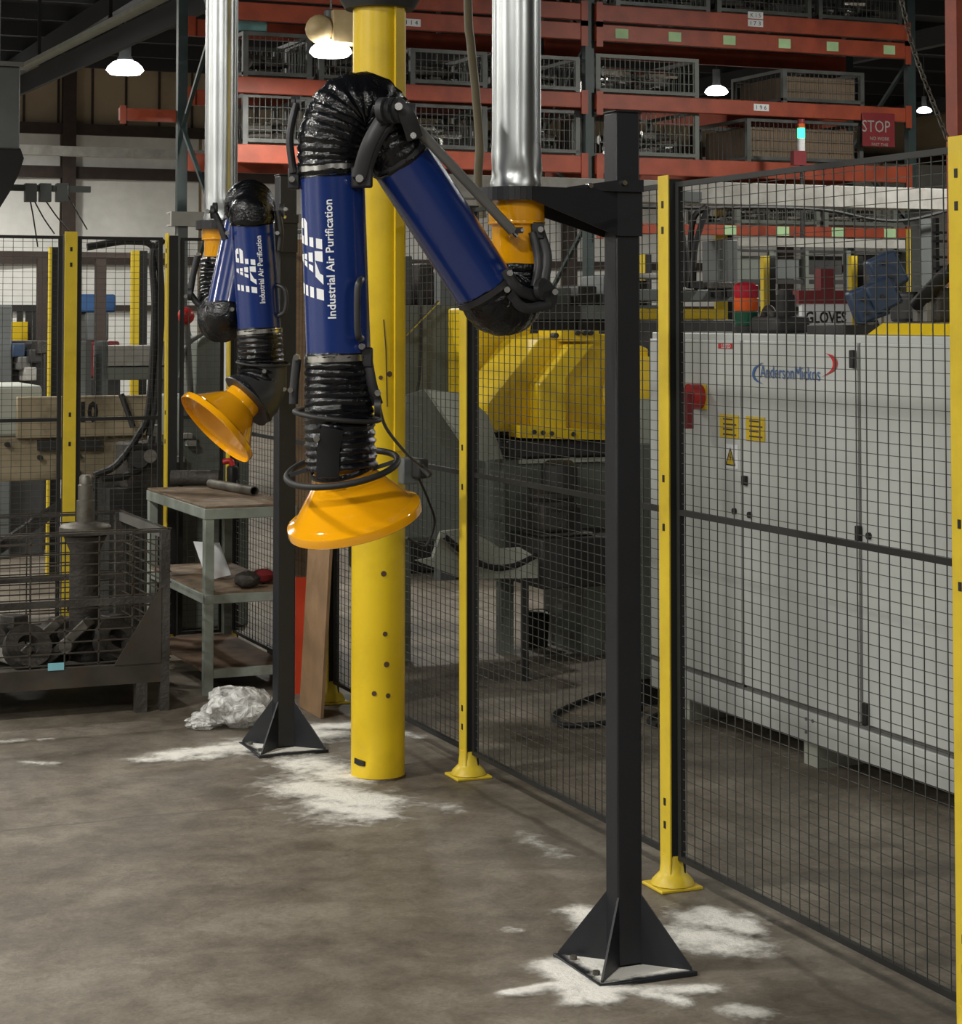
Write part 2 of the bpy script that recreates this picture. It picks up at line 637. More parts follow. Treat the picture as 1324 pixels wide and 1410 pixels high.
# white sheeting over the lower wall, one wide sheet per bay between the wall columns
SHEET_TOP = on_y(130, 178, WY).z
wall_col_x = on_y(90, 300, WY).x
for i in range(-3, 5):
    x0 = wall_col_x + i * 5.0
    for k in range(2):
        mb = MB()
        xs = [x0 + 0.1 + k * 2.42 + 2.36 * j / 24 for j in range(25)]
        zs = [0.05 + (SHEET_TOP - 0.05) * j / 14 for j in range(15)]
        vs = [Vector((x, WY - 0.05 - 0.035 * math.sin(x * 4.1 + z * 0.9 + i) * math.sin(z * 1.7 + x), z)) for z in zs for x in xs]
        fs = [(a * 25 + b, a * 25 + b + 1, (a + 1) * 25 + b + 1, (a + 1) * 25 + b) for a in range(14) for b in range(24)]
        mb.add(vs, fs)
        o = mb.build('sheeting', SHEET, wall)
for i in range(-3, 6):
    x0 = wall_col_x + i * 5.0
    mb = MB().mm(x0 - 0.09, x0 + 0.09, WY - 0.3, WY - 0.02, 0, CEIL)
    mb.mm(x0 - 0.12, x0 + 0.12, WY - 0.32, WY - 0.3, 0, CEIL)
    mb.build('wall_column', BROWN, wall, smooth=False)
for py0, py1 in ((171, 186), (230, 246), (352, 364), (420, 428)):
    z1, z0 = on_y(130, py0, WY - 0.2).z, on_y(130, py1, WY - 0.2).z
    MB().mm(-10, 33, WY - 0.2, WY - 0.09, z0, z1).build('girt', BROWN, wall, smooth=False)
for k in range(40):
    x = -2 + k * 0.62
    MB().mm(x - 0.02, x + 0.02, WY - 0.03, WY, SHEET_TOP, CEIL).build('panel_joint', BROWN, wall, smooth=False)
# roof: purlins and hanging crane rail
roof = bpy.data.objects['ceiling']
for k in range(16):
    y = 8 + k * 1.8
    MB().mm(-15.9, 33.9, y, y + 0.08, CEIL - 0.22, CEIL).build('purlin', ROOFM, roof, smooth=False)
for k in range(8):
    x = -12 + k * 6.0
    MB().mm(x, x + 0.16, -11.9, 36.6, CEIL - 0.5, CEIL - 0.22).build('rafter', ROOFM, roof, smooth=False)

# ------------------------------------------------------------------ high bay lamps
def make_lamp():
    t = thing('high_bay_lamp', '', 'lamp')
    MB().cyl((0, 0, 0.5), (0, 0, 1.34), 0.012, n=8).build('hanger_rod', GREYROD, t)
    MB().lathe([(0.05, 0.50), (0.08, 0.48), (0.08, 0.20), (0.11, 0.14), (0.05, 0.12)], (0, 0, 0), (0, 0, 1), 20, caps=True).build('housing', GREYBOX, t)
    MB().lathe([(0.10, 0.13), (0.16, 0.11), (0.225, 0.05), (0.25, 0.0), (0.2, -0.05), (0.05, -0.06)], (0, 0, 0), (0, 0, 1), 28, caps=True).build('refractor', GLOW, t)
    ld = bpy.data.lights.new('lamp_light', 'AREA')
    ld.shape = 'DISK'
    ld.size = 0.5
    ld.energy = LAMP_W
    ld.color = (1.0, 0.97, 0.90)
    lo = bpy.data.objects.new('lamp_light', ld)
    C.objects.link(lo)
    lo.parent = t
    lo.location = (0, 0, -0.07)
    return t


lamp0 = make_lamp()
seen = [(172, 97, 27.0, 'high bay lamp glowing in front of the tan wall panel left of the galvanised duct'),
        (455, 72, 14.6, 'high bay lamp with beige ballast box beside the yellow column'),
        (986, 127, 30.0, 'high bay lamp glowing between the rack shelves left of the brown box'),
        (1272, 153, 37.0 * 0.9, 'small far high bay lamp glowing beside the rack end by the chain'),
        (901, 250, 34.0, 'small far lamp glowing just left of the yellow post top in front of the cabinets')]
first = True
lamps = []
for px, py, d, lab in seen:
    p = cam(px, py, d)
    o = lamp0 if first else copy_tree(lamp0)
    first = False
    o.location = p
    WL[o.name] = p
    if px == 986: o.scale = (0.7, 0.7, 0.7)
    if px in (1272, 901): o.scale = (0.5, 0.5, 0.5)
    if px == 455:
        o.scale = (0.62, 0.62, 0.62)
        for ch in o.children:
            if ch.type == 'LIGHT':
                ch.data = ch.data.copy()
                ch.data.energy = LAMP_W * 0.38
    o['label'] = lab
    o['group'] = 'high bay lamps'
    lamps.append(o)
    kz = o.scale[2]
    MB().cyl(p + UPV * 1.2, p + UPV * ((CEIL - p.z) / kz + 0.01), 0.012, n=8).build('hanger_rod', GREYROD, o)
# beige ballast box on the second lamp
p = Vector(lamps[1].location)
MB().mm(p.x - 0.02, p.x + 0.36, p.y - 0.16, p.y + 0.16, p.z + 0.1, p.z + 0.48).build('ballast_box', BEIGEL, lamps[1], bevel=0.01)
MB().ball((p.x - 0.14, p.y - 0.02, p.z + 0.26), 0.17, 16).build('capacitor_dome', BEIGEL, lamps[1])
# high bay rows running on outside the picture, plus lamps added to light the walls; all of one wattage
over = [('aisle_front', -1.6, -4.2), ('aisle_overhead', -1.6, 1.2), ('aisle_left', -1.6, 6.4), ('aisle_back', 0.2, 13.0),
        ('next_bay_front', -6.5, 3.5), ('next_bay_back', -6.5, 10.0), ('next_bay_far', -4.5, 18.0), ('far_left', 2.2, 22.5),
        ('wall_bay', -1.5, 31.5), ('added_wall_fill_near', 5.4, 33.2), ('far_right', 16.8, 21.5), ('right_front', 3.4, -3.6), ('machine_side', 12.5, 3.0), ('rack_side', 9.4, 11.2),  # lamp near the back wall is added to brighten that wall
        ('third_bay', -11.0, 7.0), ('added_wall_fill_front', -13.2, 1.0), ('added_wall_fill_middle', -13.2, 13.0), ('added_wall_fill_back', -13.2, 22.0)]  # side wall lamps are added to light the white reflecting wall
for slug, x, y in over:
    o = copy_tree(lamp0, loc=(x, y, 4.95), label='unseen high bay lamp hanging from the roof of the hall', group='high bay lamps')
    o.name = 'high_bay_lamp_%s_offscreen' % slug
    WL[o.name] = Vector(o.location)
    for ch in o.children:
        if ch.type == 'LIGHT':
            ch.name = 'lamp_light_%s_offscreen' % slug
        elif ch.name.startswith('refractor'):
            ch.name = 'refractor_%s_offscreen' % slug

# ------------------------------------------------------------------ mesh fence
def make_post(label):
    t = thing('fence_post', label, 'fence post', (0, 0, 0), 'yellow fence posts')
    MB().mm(-0.024, 0.026, -0.03, 0.03, 0.02, FZ).build('tube', MESHB, t, bevel=0.003)
    f = MB().mm(-0.031, -0.024, -0.033, 0.033, 0.04, FZ + 0.012).build('face_plate', YPOST, t, bevel=0.002, label='yellow slotted face of the post')
    for z in (0.18, 0.25, 1.09, 1.24, 2.01, 2.09):
        MB().mm(-0.033, -0.0305, -0.006, 0.006, z, z + 0.022).build('slot', BLACKP, f, smooth=False)
    mb = MB().mm(-0.078, 0.066, -0.066, 0.066, 0.0, 0.01)
    mb.build('base_plate', YPOST, t, bevel=0.003)
    MB().lathe([(0.068, 0.012), (0.062, 0.026), (0.048, 0.04), (0.040, 0.048), (0.034, 0.10)], (-0.005, 0, 0), (0, 0, 1), 12, caps=True).build('base_collar', YPOST, t)
    return t


def make_panel(name, width, label, zmid=1.15, z0=0.09, z1=FZ - 0.01):
    """panel in the local xz plane from x=0 to x=width"""
    t = thing(name, label, 'mesh fence', (0, 0, 0), 'black mesh fences')
    fr = 0.02
    q = 0.008
    MB().mm(0, width, -q, q, z1 - 0.016, z1).build('top_rail', MESHB, t)
    MB().mm(0, width, -q, q, z0, z0 + 0.016).build('bottom_rail', MESHB, t)
    MB().mm(fr, width - fr, -q, q, zmid - 0.009, zmid + 0.009).build('middle_rail', MESHB, t)
    MB().mm(0, fr, -q, q, z0 + 0.016, z1 - 0.016).build('side_rail', MESHB, t)
    MB().mm(width - fr, width, -q, q, z0 + 0.016, z1 - 0.016).build('side_rail', MESHB, t)
    mb = MB()
    n = int(round(width / 0.05))
    for i in range(1, n):
        x = width * i / n
        mb.wire((x, 0.004, z0 + 0.01), (x, 0.004, z1 - 0.01), 0.00125)
    m = int(round((z1 - z0) / 0.031))
    for j in range(1, m):
        z = z0 + (z1 - z0) * j / m
        mb.wire((0.01, 0.0, z), (width - 0.01, 0.0, z), 0.0009)
    mb.build('wire_mesh', WIRE, t, smooth=False, kind='stuff')
    return t


post0 = make_post('yellow fence post between the two long mesh panels in front of the grey cabinets')
labs = [None,
        'yellow fence post at the edge of the grey cabinets, next to the hanging chain',
        'yellow fence post between the yellow column and the black stand',
        'fence post behind the leaning plywood board',
        'corner fence post behind the workbench and the far black stand']
YC = on_x(1334, 600, FX).y
ys = [FY0, YC, FY0 + FSP, FY0 + 2 * FSP, FY0 + 3 * FSP]
for y, lab in zip(ys, labs):
    if lab is None:
        post0.location = (FX, y, 0)
    else:
        copy_tree(post0, loc=(FX, y, 0), label=lab)
pC = make_panel('mesh_fence', FY0 - YC - 0.08, 'black mesh fence panel in front of the grey cabinet doors')
pC.rotation_euler.z = PI / 2
pC.location = (FX, YC + 0.04, 0)
pan0 = make_panel('mesh_fence', FSP - 0.08, 'black mesh fence panel behind the near black stand, in front of the yellow machine')
pan0.rotation_euler.z = PI / 2
pan0.location = (FX, FY0 + 0.04, 0)
for k, lab in ((1, 'black mesh fence panel running behind the yellow column'),
               (2, 'black mesh fence panel behind the workbench and plywood board'),
               ):
    copy_tree(pan0, loc=(FX, FY0 + k * FSP + 0.04, 0), label=lab)
# the short fence across the end of the bay
px_e = on_y(236, 500, FENCE_Y)
px_d = on_y(95, 500, FENCE_Y)
copy_tree(post0, loc=(px_e.x, FENCE_Y, 0), label='narrow yellow fence post behind the workbench corner')
pd = copy_tree(post0, loc=(px_d.x, FENCE_Y, 0), rz=PI / 2, label='broad yellow fence post behind the wire basket of castings')
wE = px_e.x - px_d.x - 0.092
pE = make_panel('mesh_fence', wE, 'narrow black mesh fence panel in front of the beige machine lettering', zmid=1.225)
pE.location = (px_d.x + 0.04, FENCE_Y, 0)
pF = make_panel('mesh_fence', FX - px_e.x - 0.1, 'black mesh fence panel closing the corner behind the far fume arm', zmid=1.225)
pF.location = (px_e.x + 0.045, FENCE_Y, 0)
pG = make_panel('mesh_fence', 1.5, 'black mesh fence panel left of the broad yellow post', zmid=1.225)
pG.location = (px_d.x - 0.04 - 1.5, FENCE_Y, 0)

# ------------------------------------------------------------------ yellow round column
pc = ground(520, 1068)
col = thing('round_column', 'thick round yellow steel column with dents and chipped paint', 'column', (pc.x, pc.y, 0))
RC = 0.103
mb = MB()
n = 48
hs = [0.0, 0.02, 0.04, 0.06, 0.08, 0.1, 0.12, 0.14, 0.16, 0.2, 0.3, 0.5, 0.9, 1.5, 3.0, CEIL - 0.3]
va = math.atan2(-pc.y, -pc.x)          # direction towards the aisle
vs = []
for h in hs:
    for i in range(n):
        a = 2 * PI * i / n
        r = RC
        da = (a - (va - 0.75) + PI) % (2 * PI) - PI
        r -= 0.020 * math.exp(-(da / 0.35) ** 2 - ((h - 0.08) / 0.05) ** 2)
        vs.append(Vector((pc.x + r * math.cos(a), pc.y + r * math.sin(a), h)))
fs = [(k * n + i, k * n + (i + 1) % n, (k + 1) * n + (i + 1) % n, (k + 1) * n + i) for k in range(len(hs) - 1) for i in range(n)]
mb.add(vs, fs)
mb.build('shaft', YPAINT, col)


def on_col(px, py, r=RC):
    r0 = ray(px, py)
    o = EYEV - Vector((pc.x, pc.y, 0))
    a = r0.x ** 2 + r0.y ** 2
    b = 2 * (o.x * r0.x + o.y * r0.y)
    c = o.x ** 2 + o.y ** 2 - r * r
    t = (-b - math.sqrt(max(0, b * b - 4 * a * c))) / (2 * a)
    p = EYEV + r0 * t
    nrm = Vector((p.x - pc.x, p.y - pc.y, 0)).normalized()
    return p, nrm


# cover strip up the side of the column
pts = [on_col(549, y)[0] for y in (640, 300, 0)]
a0 = on_col(548, 600)[1]
tg0 = Vector((-a0.y, a0.x, 0))
mb = MB()
mb.bar(Vector((pc.x, pc.y, 1.24)) + a0 * (RC + 0.003), Vector((pc.x, pc.y, CEIL - 0.3)) + a0 * (RC + 0.003), 0.05, 0.01, side=tg0)
mb.build('cover_strip', YPAINT, col, bevel=0.002)
for px, py, r in ((528, 790, 4), (530, 873, 3.5), (532, 915, 4), (515, 955, 3.5), (534, 958, 3.5), (536, 515, 4), (524, 520, 3)):
    p, nn = on_col(px, py)
    MB().cyl(p - nn * 0.004, p + nn * 0.0025, r / 364.0, n=9).build('paint_chip', RUST, col)
for a_, b_ in (((528, 440), (531, 480)), ((531, 480), (533, 560)), ((544, 560), (547, 620)), ((541, 130), (541, 260))):
    (p0, n0), (p1, n1) = on_col(*a_), on_col(*b_)
    MB().bar(p0 + n0 * 0.0006, p1 + n1 * 0.0006, 0.004, 0.0016, side=Vector((-n0.y, n0.x, 0))).build('scratch', RUST, col, smooth=False)
p, nn = on_col(495, 1049, RC - 0.012)
tt = Vector((-nn.y, nn.x, 0))
MB().prism([p + tt * a + UPV * b + nn * 0.004 for a, b in ((-0.028, -0.009), (0.0, -0.014), (0.03, -0.012), (0.028, 0.004), (0.004, 0.006), (-0.026, 0.012))], -nn * 0.03).build('tear', BLACKP, col)
MB().lathe([(RC + 0.004, 0), (RC + 0.004, 0.008), (RC, 0.008)], (pc.x, pc.y, 0), UPV, 40).build('base_weld', RUST, col)
# upper dark clamp high on the column
q = cam(545, -8, 7.6)
MB().lathe([(RC + 0.03, -0.05), (RC + 0.06, 0.0), (RC + 0.03, 0.06)], (pc.x, pc.y, q.z + 0.03), UPV, 32, caps=True).build('clamp_ring', DKBOX, col)

# ------------------------------------------------------------------ support stands
PW = 0.074


def make_stand(label, c, ztop, duct_px, ztop_br):
    """post with a base plate, welded gussets and a bracket reaching towards -x"""
    t = thing('support_stand', label, 'stand', (c.x, c.y, 0), 'black arm stands')
    h = PW / 2
    S = 0.145
    MB().mm(c.x - h, c.x + h, c.y - h, c.y + h, 0.012, ztop).build('post', BLACK, t, bevel=0.005)
    MB().mm(c.x - h - 0.001, c.x + h + 0.001, c.y - h - 0.001, c.y + h + 0.001, ztop, ztop + 0.006).build('post_cap', BLACK, t, bevel=0.002)
    MB().mm(c.x - S, c.x + S, c.y - S, c.y + S, 0, 0.012).build('base_plate', BLACK, t, bevel=0.002)
    g = 0.006
    hz = 0.20
    e = S - 0.012
    for sx in (-1, 1):
        for sy in (-1, 1):
            dg = Vector((sx, sy, 0)).normalized()
            sd = Vector((-dg.y, dg.x, 0)) * (g / 2)
            ri, ro = (h - 0.004) * math.sqrt(2), e * math.sqrt(2)
            o_ = Vector((c.x, c.y, 0)) - sd
            MB().prism([o_ + dg * ri + UPV * 0.012, o_ + dg * ro + UPV * 0.012, o_ + dg * ro + UPV * 0.02, o_ + dg * ri + UPV * hz], sd * 2).build('gusset', BLACK, t, smooth=False)
    for sx in (-1, 1):
        for sy in (-1, 1):
            MB().cyl((c.x + sx * 0.118, c.y + sy * 0.07, 0.01), (c.x + sx * 0.118, c.y + sy * 0.07, 0.024), 0.010, n=6).build('anchor_bolt', DSTEEL, t)
    # bracket: flat plate with rounded end and two tapering webs
    r = ray(duct_px, 300)
    k = c.y / r.y
    dx = r.x * k                     # duct centre on the plane y = c.y
    zb = ztop_br
    R = 0.098
    poly = []
    for i in range(13):
        a = PI / 2 + PI * i / 12
        poly.append((dx + R * math.cos(a), c.y + R * math.sin(a), zb - 0.008))
    poly += [(c.x - h + 0.002, c.y - h, zb - 0.008), (c.x - h + 0.002, c.y + h, zb - 0.008)]
    br = MB().prism(poly, (0, 0, 0.008)).build('bracket', BLACK, t, smooth=False)
    for s in (-1, 1):
        ya_, yb_ = c.y + s * R, c.y + s * (h + 0.004)
        q = [Vector((c.x + h, yb_, zb)), Vector((c.x - h, yb_, zb)), Vector((dx, ya_, zb)), Vector((dx, ya_, zb - 0.036)), Vector((c.x - h, yb_, zb - 0.125)), Vector((c.x + h, yb_, zb - 0.125))]
        mbw = MB()
        mbw.prism([q[0], q[1], q[4], q[5]], (0, s * 0.006, 0))
        mbw.prism([q[1], q[2], q[3], q[4]], (0, s * 0.006, 0))
        mbw.build('web', BLACK, br, smooth=False)
    # rolled rim round the plate end
    rim = [Vector((dx + (R) * math.cos(PI / 2 + PI * i / 20), c.y + R * math.sin(PI / 2 + PI * i / 20), zb - 0.018)) for i in range(21)]
    mb = MB()
    for a, b in zip(rim, rim[1:]):
        mb.bar(a, b, 0.006, 0.036, side=(a - Vector((dx, c.y, a.z))))
    mb.build('rim', BLACK, br)
    # top tab with bolts
    MB().prism([(c.x - h, c.y - h - 0.022, zb - 0.005), (c.x - h - 0.17, c.y - h - 0.022, zb - 0.005), (c.x - h - 0.15, c.y - h - 0.022, zb + 0.004), (c.x - h + 0.01, c.y - h - 0.022, zb + 0.028), (c.x + h, c.y - h - 0.022, zb + 0.028), (c.x + h, c.y - h - 0.022, zb - 0.005)], (0, 0.01, 0)).build('tab', BLACK, br, smooth=False)
    for bx, bz in ((c.x - h - 0.09, zb + 0.008), (c.x - h + 0.012, zb + 0.018)):
        MB().cyl((bx, c.y - h - 0.032, bz), (bx, c.y - h - 0.01, bz), 0.007, n=8).build('bolt', STEEL, br)
    return t, Vector((dx, c.y, zb))


c1 = ground(859, 1331)
c2 = ground(390, 1031)
st1, du1 = make_stand('tall black square post stand with flared gussets carrying the big near blue fume arm', c1, 2.31, 711, 1.75 + (437 - 263) * c1.dot(FWD) / FPX)
st2, du2 = make_stand('black square post stand carrying the far blue fume arm by the workbench', c2, 2.33, 304, 1.75 + (437 - 306) * c2.dot(FWD) / FPX)


# ------------------------------------------------------------------ galvanised ducts
def make_duct(label, p, zb):
    t = thing('exhaust_duct', label, 'duct', (p.x, p.y, zb), 'galvanised ducts')
    R = 0.0665
    mb = MB()
    n = 40
    prof = [(0.0, 1.03), (0.012, 1.06), (0.03, 1.0), (0.05, 1.03), (0.09, 1.01), (0.13, 1.0)] + [(h, 1.0) for h in (0.4, 0.9, 1.6, 2.6, CEIL - zb - 0.52)]
    vs = []
    for h, k in prof:
        for i in range(n):
            a = 2 * PI * i / n
            q = R * (k + (0.035 * math.sin(a * 5 + h * 60) if 0 < h < 0.1 else 0.0) + (0.012 * math.sin(4 * a + 0.6)))
            vs.append(Vector((p.x + q * math.cos(a), p.y + q * math.sin(a), zb + h)))
    fs = [(k * n + i, k * n + (i + 1) % n, (k + 1) * n + (i + 1) % n, (k + 1) * n + i) for k in range(len(prof) - 1) for i in range(n)]
    mb.add(vs, fs)
    mb.build('pipe', GALV, t)
    tow = Vector((-p.x, -p.y, 0)).normalized()
    sd = Vector((-tow.y, tow.x, 0))
    nv = (tow * 0.5 - sd * -0.85).normalized()
    MB().bar(Vector((p.x, p.y, zb + 0.12)) + nv * (R + 0.001), Vector((p.x, p.y, CEIL - 0.55)) + nv * (R + 0.001), 0.012, 0.004, side=Vector((-nv.y, nv.x, 0))).build('seam', GALV, t, smooth=False)
    MB().lathe([(R + 0.004, 1.2), (R + 0.009, 1.21), (R + 0.009, 1.235), (R + 0.004, 1.245)], (p.x, p.y, zb), UPV, 32).build('joint_band', GALV, t)
    return t


make_duct('bright galvanised vertical duct above the near fume arm collar', du1, du1.z)
make_duct('galvanised vertical duct above the far fume arm collar', du2, du2.z)

# ------------------------------------------------------------------ fume extraction arms
TR = 0.0825     # tube radius


def hose(mb, pts, r, pitch=0.016, amp=0.05, n=26, crumple=0.012):
    path = resample(bez(pts, 18), pitch / 4)
    rad = []
    for i, _ in enumerate(path):
        k = [1.0, 1 + amp * 0.6, 1 + amp, 1 + amp * 0.6][i % 4]
        k += random.uniform(-1, 1) * crumple if i % 4 == 2 else 0
        rr = r(i / max(1, len(path) - 1)) if callable(r) else r
        rad.append(rr * k)
    mb.sweep(path, rad, n)
    # slight random crumple of the fabric
    for v in mb.v:
        v += Vector((random.uniform(-1, 1), random.uniform(-1, 1), random.uniform(-1, 1))) * (crumple * 0.12)
    return mb


def clamp(p, d, r, name, parent, m=STEEL):
    d = Vector(d).normalized()
    mb = MB().lathe([(r - 0.002, -0.008), (r + 0.003, -0.008), (r + 0.003, 0.008), (r - 0.002, 0.008)], p, d, 36)
    return mb.build(name, m, parent)


def wrap_print(name, mb_polys, m, parent, a, axis, face, r, s0, t0):
    """flat print (s along the tube, t across) wrapped on a tube; face = direction of t = 0"""
    axis = Vector(axis).normalized()
    f = (Vector(face) - axis * axis.dot(Vector(face))).normalized()
    left = f.cross(axis).normalized()
    mb = MB()
    for vs, fs in mb_polys:
        out = []
        for s, t in vs:
            an = (t + t0) / r
            out.append(Vector(a) + axis * (s + s0) + (f * math.cos(an) + left * math.sin(an)) * (r + 0.0008))
        mb.add(out, fs)
    return mb.build(name, m, parent, smooth=False)


def logo_polys(H, ks=0.72):
    """the three striped slanted letters I A P; s reading direction, t letter height"""
    bands = [(0.0, 0.24), (0.34, 0.50), (0.60, 0.75), (0.84, 1.0)]
    P = []

    def quad(s0a, s1a, ta, s0b, s1b, tb):
        k = 0.34 * H
        P.append(([((s0a * H + k * ta) * ks, ta * H), ((s1a * H + k * ta) * ks, ta * H), ((s1b * H + k * tb) * ks, tb * H), ((s0b * H + k * tb) * ks, tb * H)], [(0, 1, 2, 3)]))
    for a, b in bands:
        quad(0.0, 0.42, a, 0.0, 0.42, b)
    # A: legs low, solid bars above
    quad(0.62, 0.98, 0.0, 0.86, 1.10, 0.26)
    quad(0.98, 1.02, 0.10, 1.10, 1.50, 0.26)
    quad(1.50, 1.92, 0.0, 1.50, 1.86, 0.26)
    quad(1.00, 1.26, 0.34, 1.08, 1.30, 0.52)
    quad(1.40, 1.78, 0.34, 1.40, 1.74, 0.52)
    quad(1.12, 1.36, 0.60, 1.18, 1.38, 0.76)
    quad(1.42, 1.66, 0.60, 1.42, 1.62, 0.76)
    quad(1.22, 1.58, 0.83, 1.30, 1.54, 1.0)
    # P: short stem low, bowl above
    quad(2.00, 2.40, 0.0, 2.00, 2.38, 0.20)
    quad(2.00, 2.38, 0.30, 2.00, 2.36, 0.46)
    quad(2.00, 2.90, 0.54, 2.00, 3.02, 0.64)
    quad(2.34, 3.02, 0.64, 2.34, 3.04, 0.72)
    quad(2.00, 2.34, 0.64, 2.00, 2.34, 0.72)
    quad(2.00, 2.32, 0.78, 2.00, 2.32, 0.90)
    quad(2.62, 3.04, 0.78, 2.62, 2.98, 0.90)
    quad(2.00, 2.98, 0.90, 2.00, 2.80, 1.0)
    return P


def link(p0, p1, p2, wdt, thick, name, parent, flat):
    pts = resample(bez([p0, p1, p2], 10), 0.012)
    mb = MB().sweep(pts, [(thick, wdt)] * len(pts), 10, flat=flat)
    return mb.build(name, LINK, parent)


def make_hood(t, p, ax, scale=1.0):
    """p: top of the throat, ax: pointing out of the mouth"""
    k = scale
    ax = Vector(ax).normalized()
    prof = [(0.070, -0.02), (0.074, 0.0), (0.074, 0.026), (0.082, 0.034), (0.150, 0.122), (0.156, 0.126), (0.1735, 0.134), (0.175, 0.138), (0.175, 0.156), (0.172, 0.158), (0.170, 0.140), (0.152, 0.132), (0.146, 0.124), (0.078, 0.036), (0.068, 0.028), (0.066, -0.02)]
    h = MB().lathe([(r * k, z * k) for r, z in prof], p, ax, 56).build('hood', ORANGE, t, label='glossy orange conical suction hood')
    return h


def ring(c, nrm, R, r, name, parent, m=RUBBER):
    x, y = perp(Vector(nrm))
    pts = [Vector(c) + (x * math.cos(2 * PI * i / 48) + y * math.sin(2 * PI * i / 48)) * R for i in range(48)]
    return MB().sweep(pts, r, 10, closed=True).build(name, m, parent)


def make_arm(label, A, flip=False):
    du = A['duct']
    t = thing('fume_extraction_arm', label, 'extraction arm', (du.x, du.y, du.z - 0.2), 'blue fume extraction arms')
    # swivel collar under the bracket
    zt = du.z - 0.008
    c0 = A['collar_bottom_z']
    hgt = zt - c0
    R = 0.067
    co = MB().lathe([(R * 1.13, 0), (R * 1.13, -hgt * 0.38), (R * 1.0, -hgt * 0.46), (R, -hgt)], (du.x, du.y, zt), UPV, 36, caps=True).build('swivel_collar', ORANGE, t, label='orange swivel collar')
    MB().lathe([(R * 1.135, -hgt * 0.40), (R * 1.15, -hgt * 0.42), (R * 1.135, -hgt * 0.44)], (du.x, du.y, zt), UPV, 36).build('collar_bead', ORANGE, co)
    cb = Vector((du.x, du.y, c0))
    clamp(cb, UPV, R + 0.002, 'hose_clamp', t)
    # lower elbow
    u0, u1, l0, l1 = A['u0'], A['u1'], A['l0'], A['l1']
    du_ = (u1 - u0).normalized()
    hose(MB(), [cb + Vector((0, 0, 0.01))] + A['elbow_low'] + [u0 - du_ * 0.035, u0 + du_ * 0.02], 0.079, pitch=0.018).build('elbow_hose', HOSE, t)
    # upper tube, top elbow, lower tube
    up = MB().lathe([(TR - 0.004, 0), (TR, 0.001), (TR, (u1 - u0).length - 0.001), (TR - 0.004, (u1 - u0).length)], u0, du_, 44, caps=True).build('upper_tube', BLUE, t, label='blue enamelled upper tube')
    clamp(u0 + du_ * 0.004, du_, TR + 0.001, 'clamp_band', up, LINK)
    clamp(u1 - du_ * 0.004, du_, TR + 0.001, 'clamp_band', up, LINK)
    dl = (l1 - l0).normalized()
    hose(MB(), [u1 - du_ * 0.02, u1 + du_ * 0.03] + A['elbow_top'] + [l0 - dl * 0.03, l0 + dl * 0.02], lambda q: 0.083 + 0.007 * math.sin(PI * q), pitch=0.019).build('elbow_hose', HOSE, t)
    lo = MB().lathe([(TR - 0.004, 0), (TR, 0.001), (TR, (l1 - l0).length - 0.001), (TR - 0.004, (l1 - l0).length)], l0, dl, 48, caps=True).build('lower_tube', BLUE, t, label='blue enamelled lower tube with white lettering')
    clamp(l0 + dl * -0.002, dl, TR + 0.002, 'hose_clamp', t)
    clamp(l1 + dl * 0.004, dl, TR + 0.002, 'hose_clamp', t)
    # print
    face = A['print_face']
    H = 0.086
    ln = (l1 - l0).length
    lp = logo_polys(H, A['logo_k'])
    wrap_print('logo', lp, WHITE, lo, l1, -dl, face, TR, ln * A['logo_s'], A['logo_t'])
    vs, fs = text_mesh('Industrial Air Purification', 0.029, 0.0005)
    x1 = max(v.x for v in vs)
    k = A['text_len'] / x1
    wrap_print('lettering', [([(v.x * k, v.y) for v in vs], fs)], WHITE, lo, l1, -dl, face, TR, ln * A['text_s'], A['text_t'])
    # handle on the lower tube
    hd = A['handle']
    MB().sweep(bez(hd, 8), 0.009, 10).build('handle', LINK, lo)
    # lower hose
    hose(MB(), [l1 - dl * 0.01] + A['hose_low'], lambda q: 0.083 + 0.004 * q, pitch=0.02, amp=0.06).build('hood_hose', HOSE, t)
    return t, up, lo


# --- near arm
d1 = du1.dot(FWD)
A1 = dict(duct=du1, collar_bottom_z=cam(711, 368, d1).z,
          u0=cam(669, 400, d1 - 0.10), u1=cam(549, 214, d1 - 0.20),
          elbow_low=[cam(710, 392, d1), cam(706, 412, d1 - 0.03), cam(694, 420, d1 - 0.07)],
          elbow_top=[cam(520, 164, d1 - 0.21), cam(500, 148, d1 - 0.22), cam(476, 156, d1 - 0.23), cam(460, 188, d1 - 0.24)],
          l0=cam(457, 234, d1 - 0.24), l1=cam(466, 491, d1 - 0.24),
          hose_low=[cam(466, 530, d1 - 0.24), cam(467, 585, d1 - 0.25), cam(471, 645, d1 - 0.25)],
          print_face=-FWD - RGT * 0.1, logo_s=0.30, logo_t=0.018, logo_k=0.75, text_s=0.20, text_len=0.302, text_t=-0.011,
          handle=[cam(497, 385, d1 - 0.30), cam(495, 388, d1 - 0.345), cam(492, 400, d1 - 0.355), cam(492, 450, d1 - 0.355), cam(494, 464, d1 - 0.345), cam(497, 466, d1 - 0.30)])
arm1, up1, lo1 = make_arm('large blue fume extraction arm with orange hood hanging before the yellow column', A1)
da = d1 - 0.24
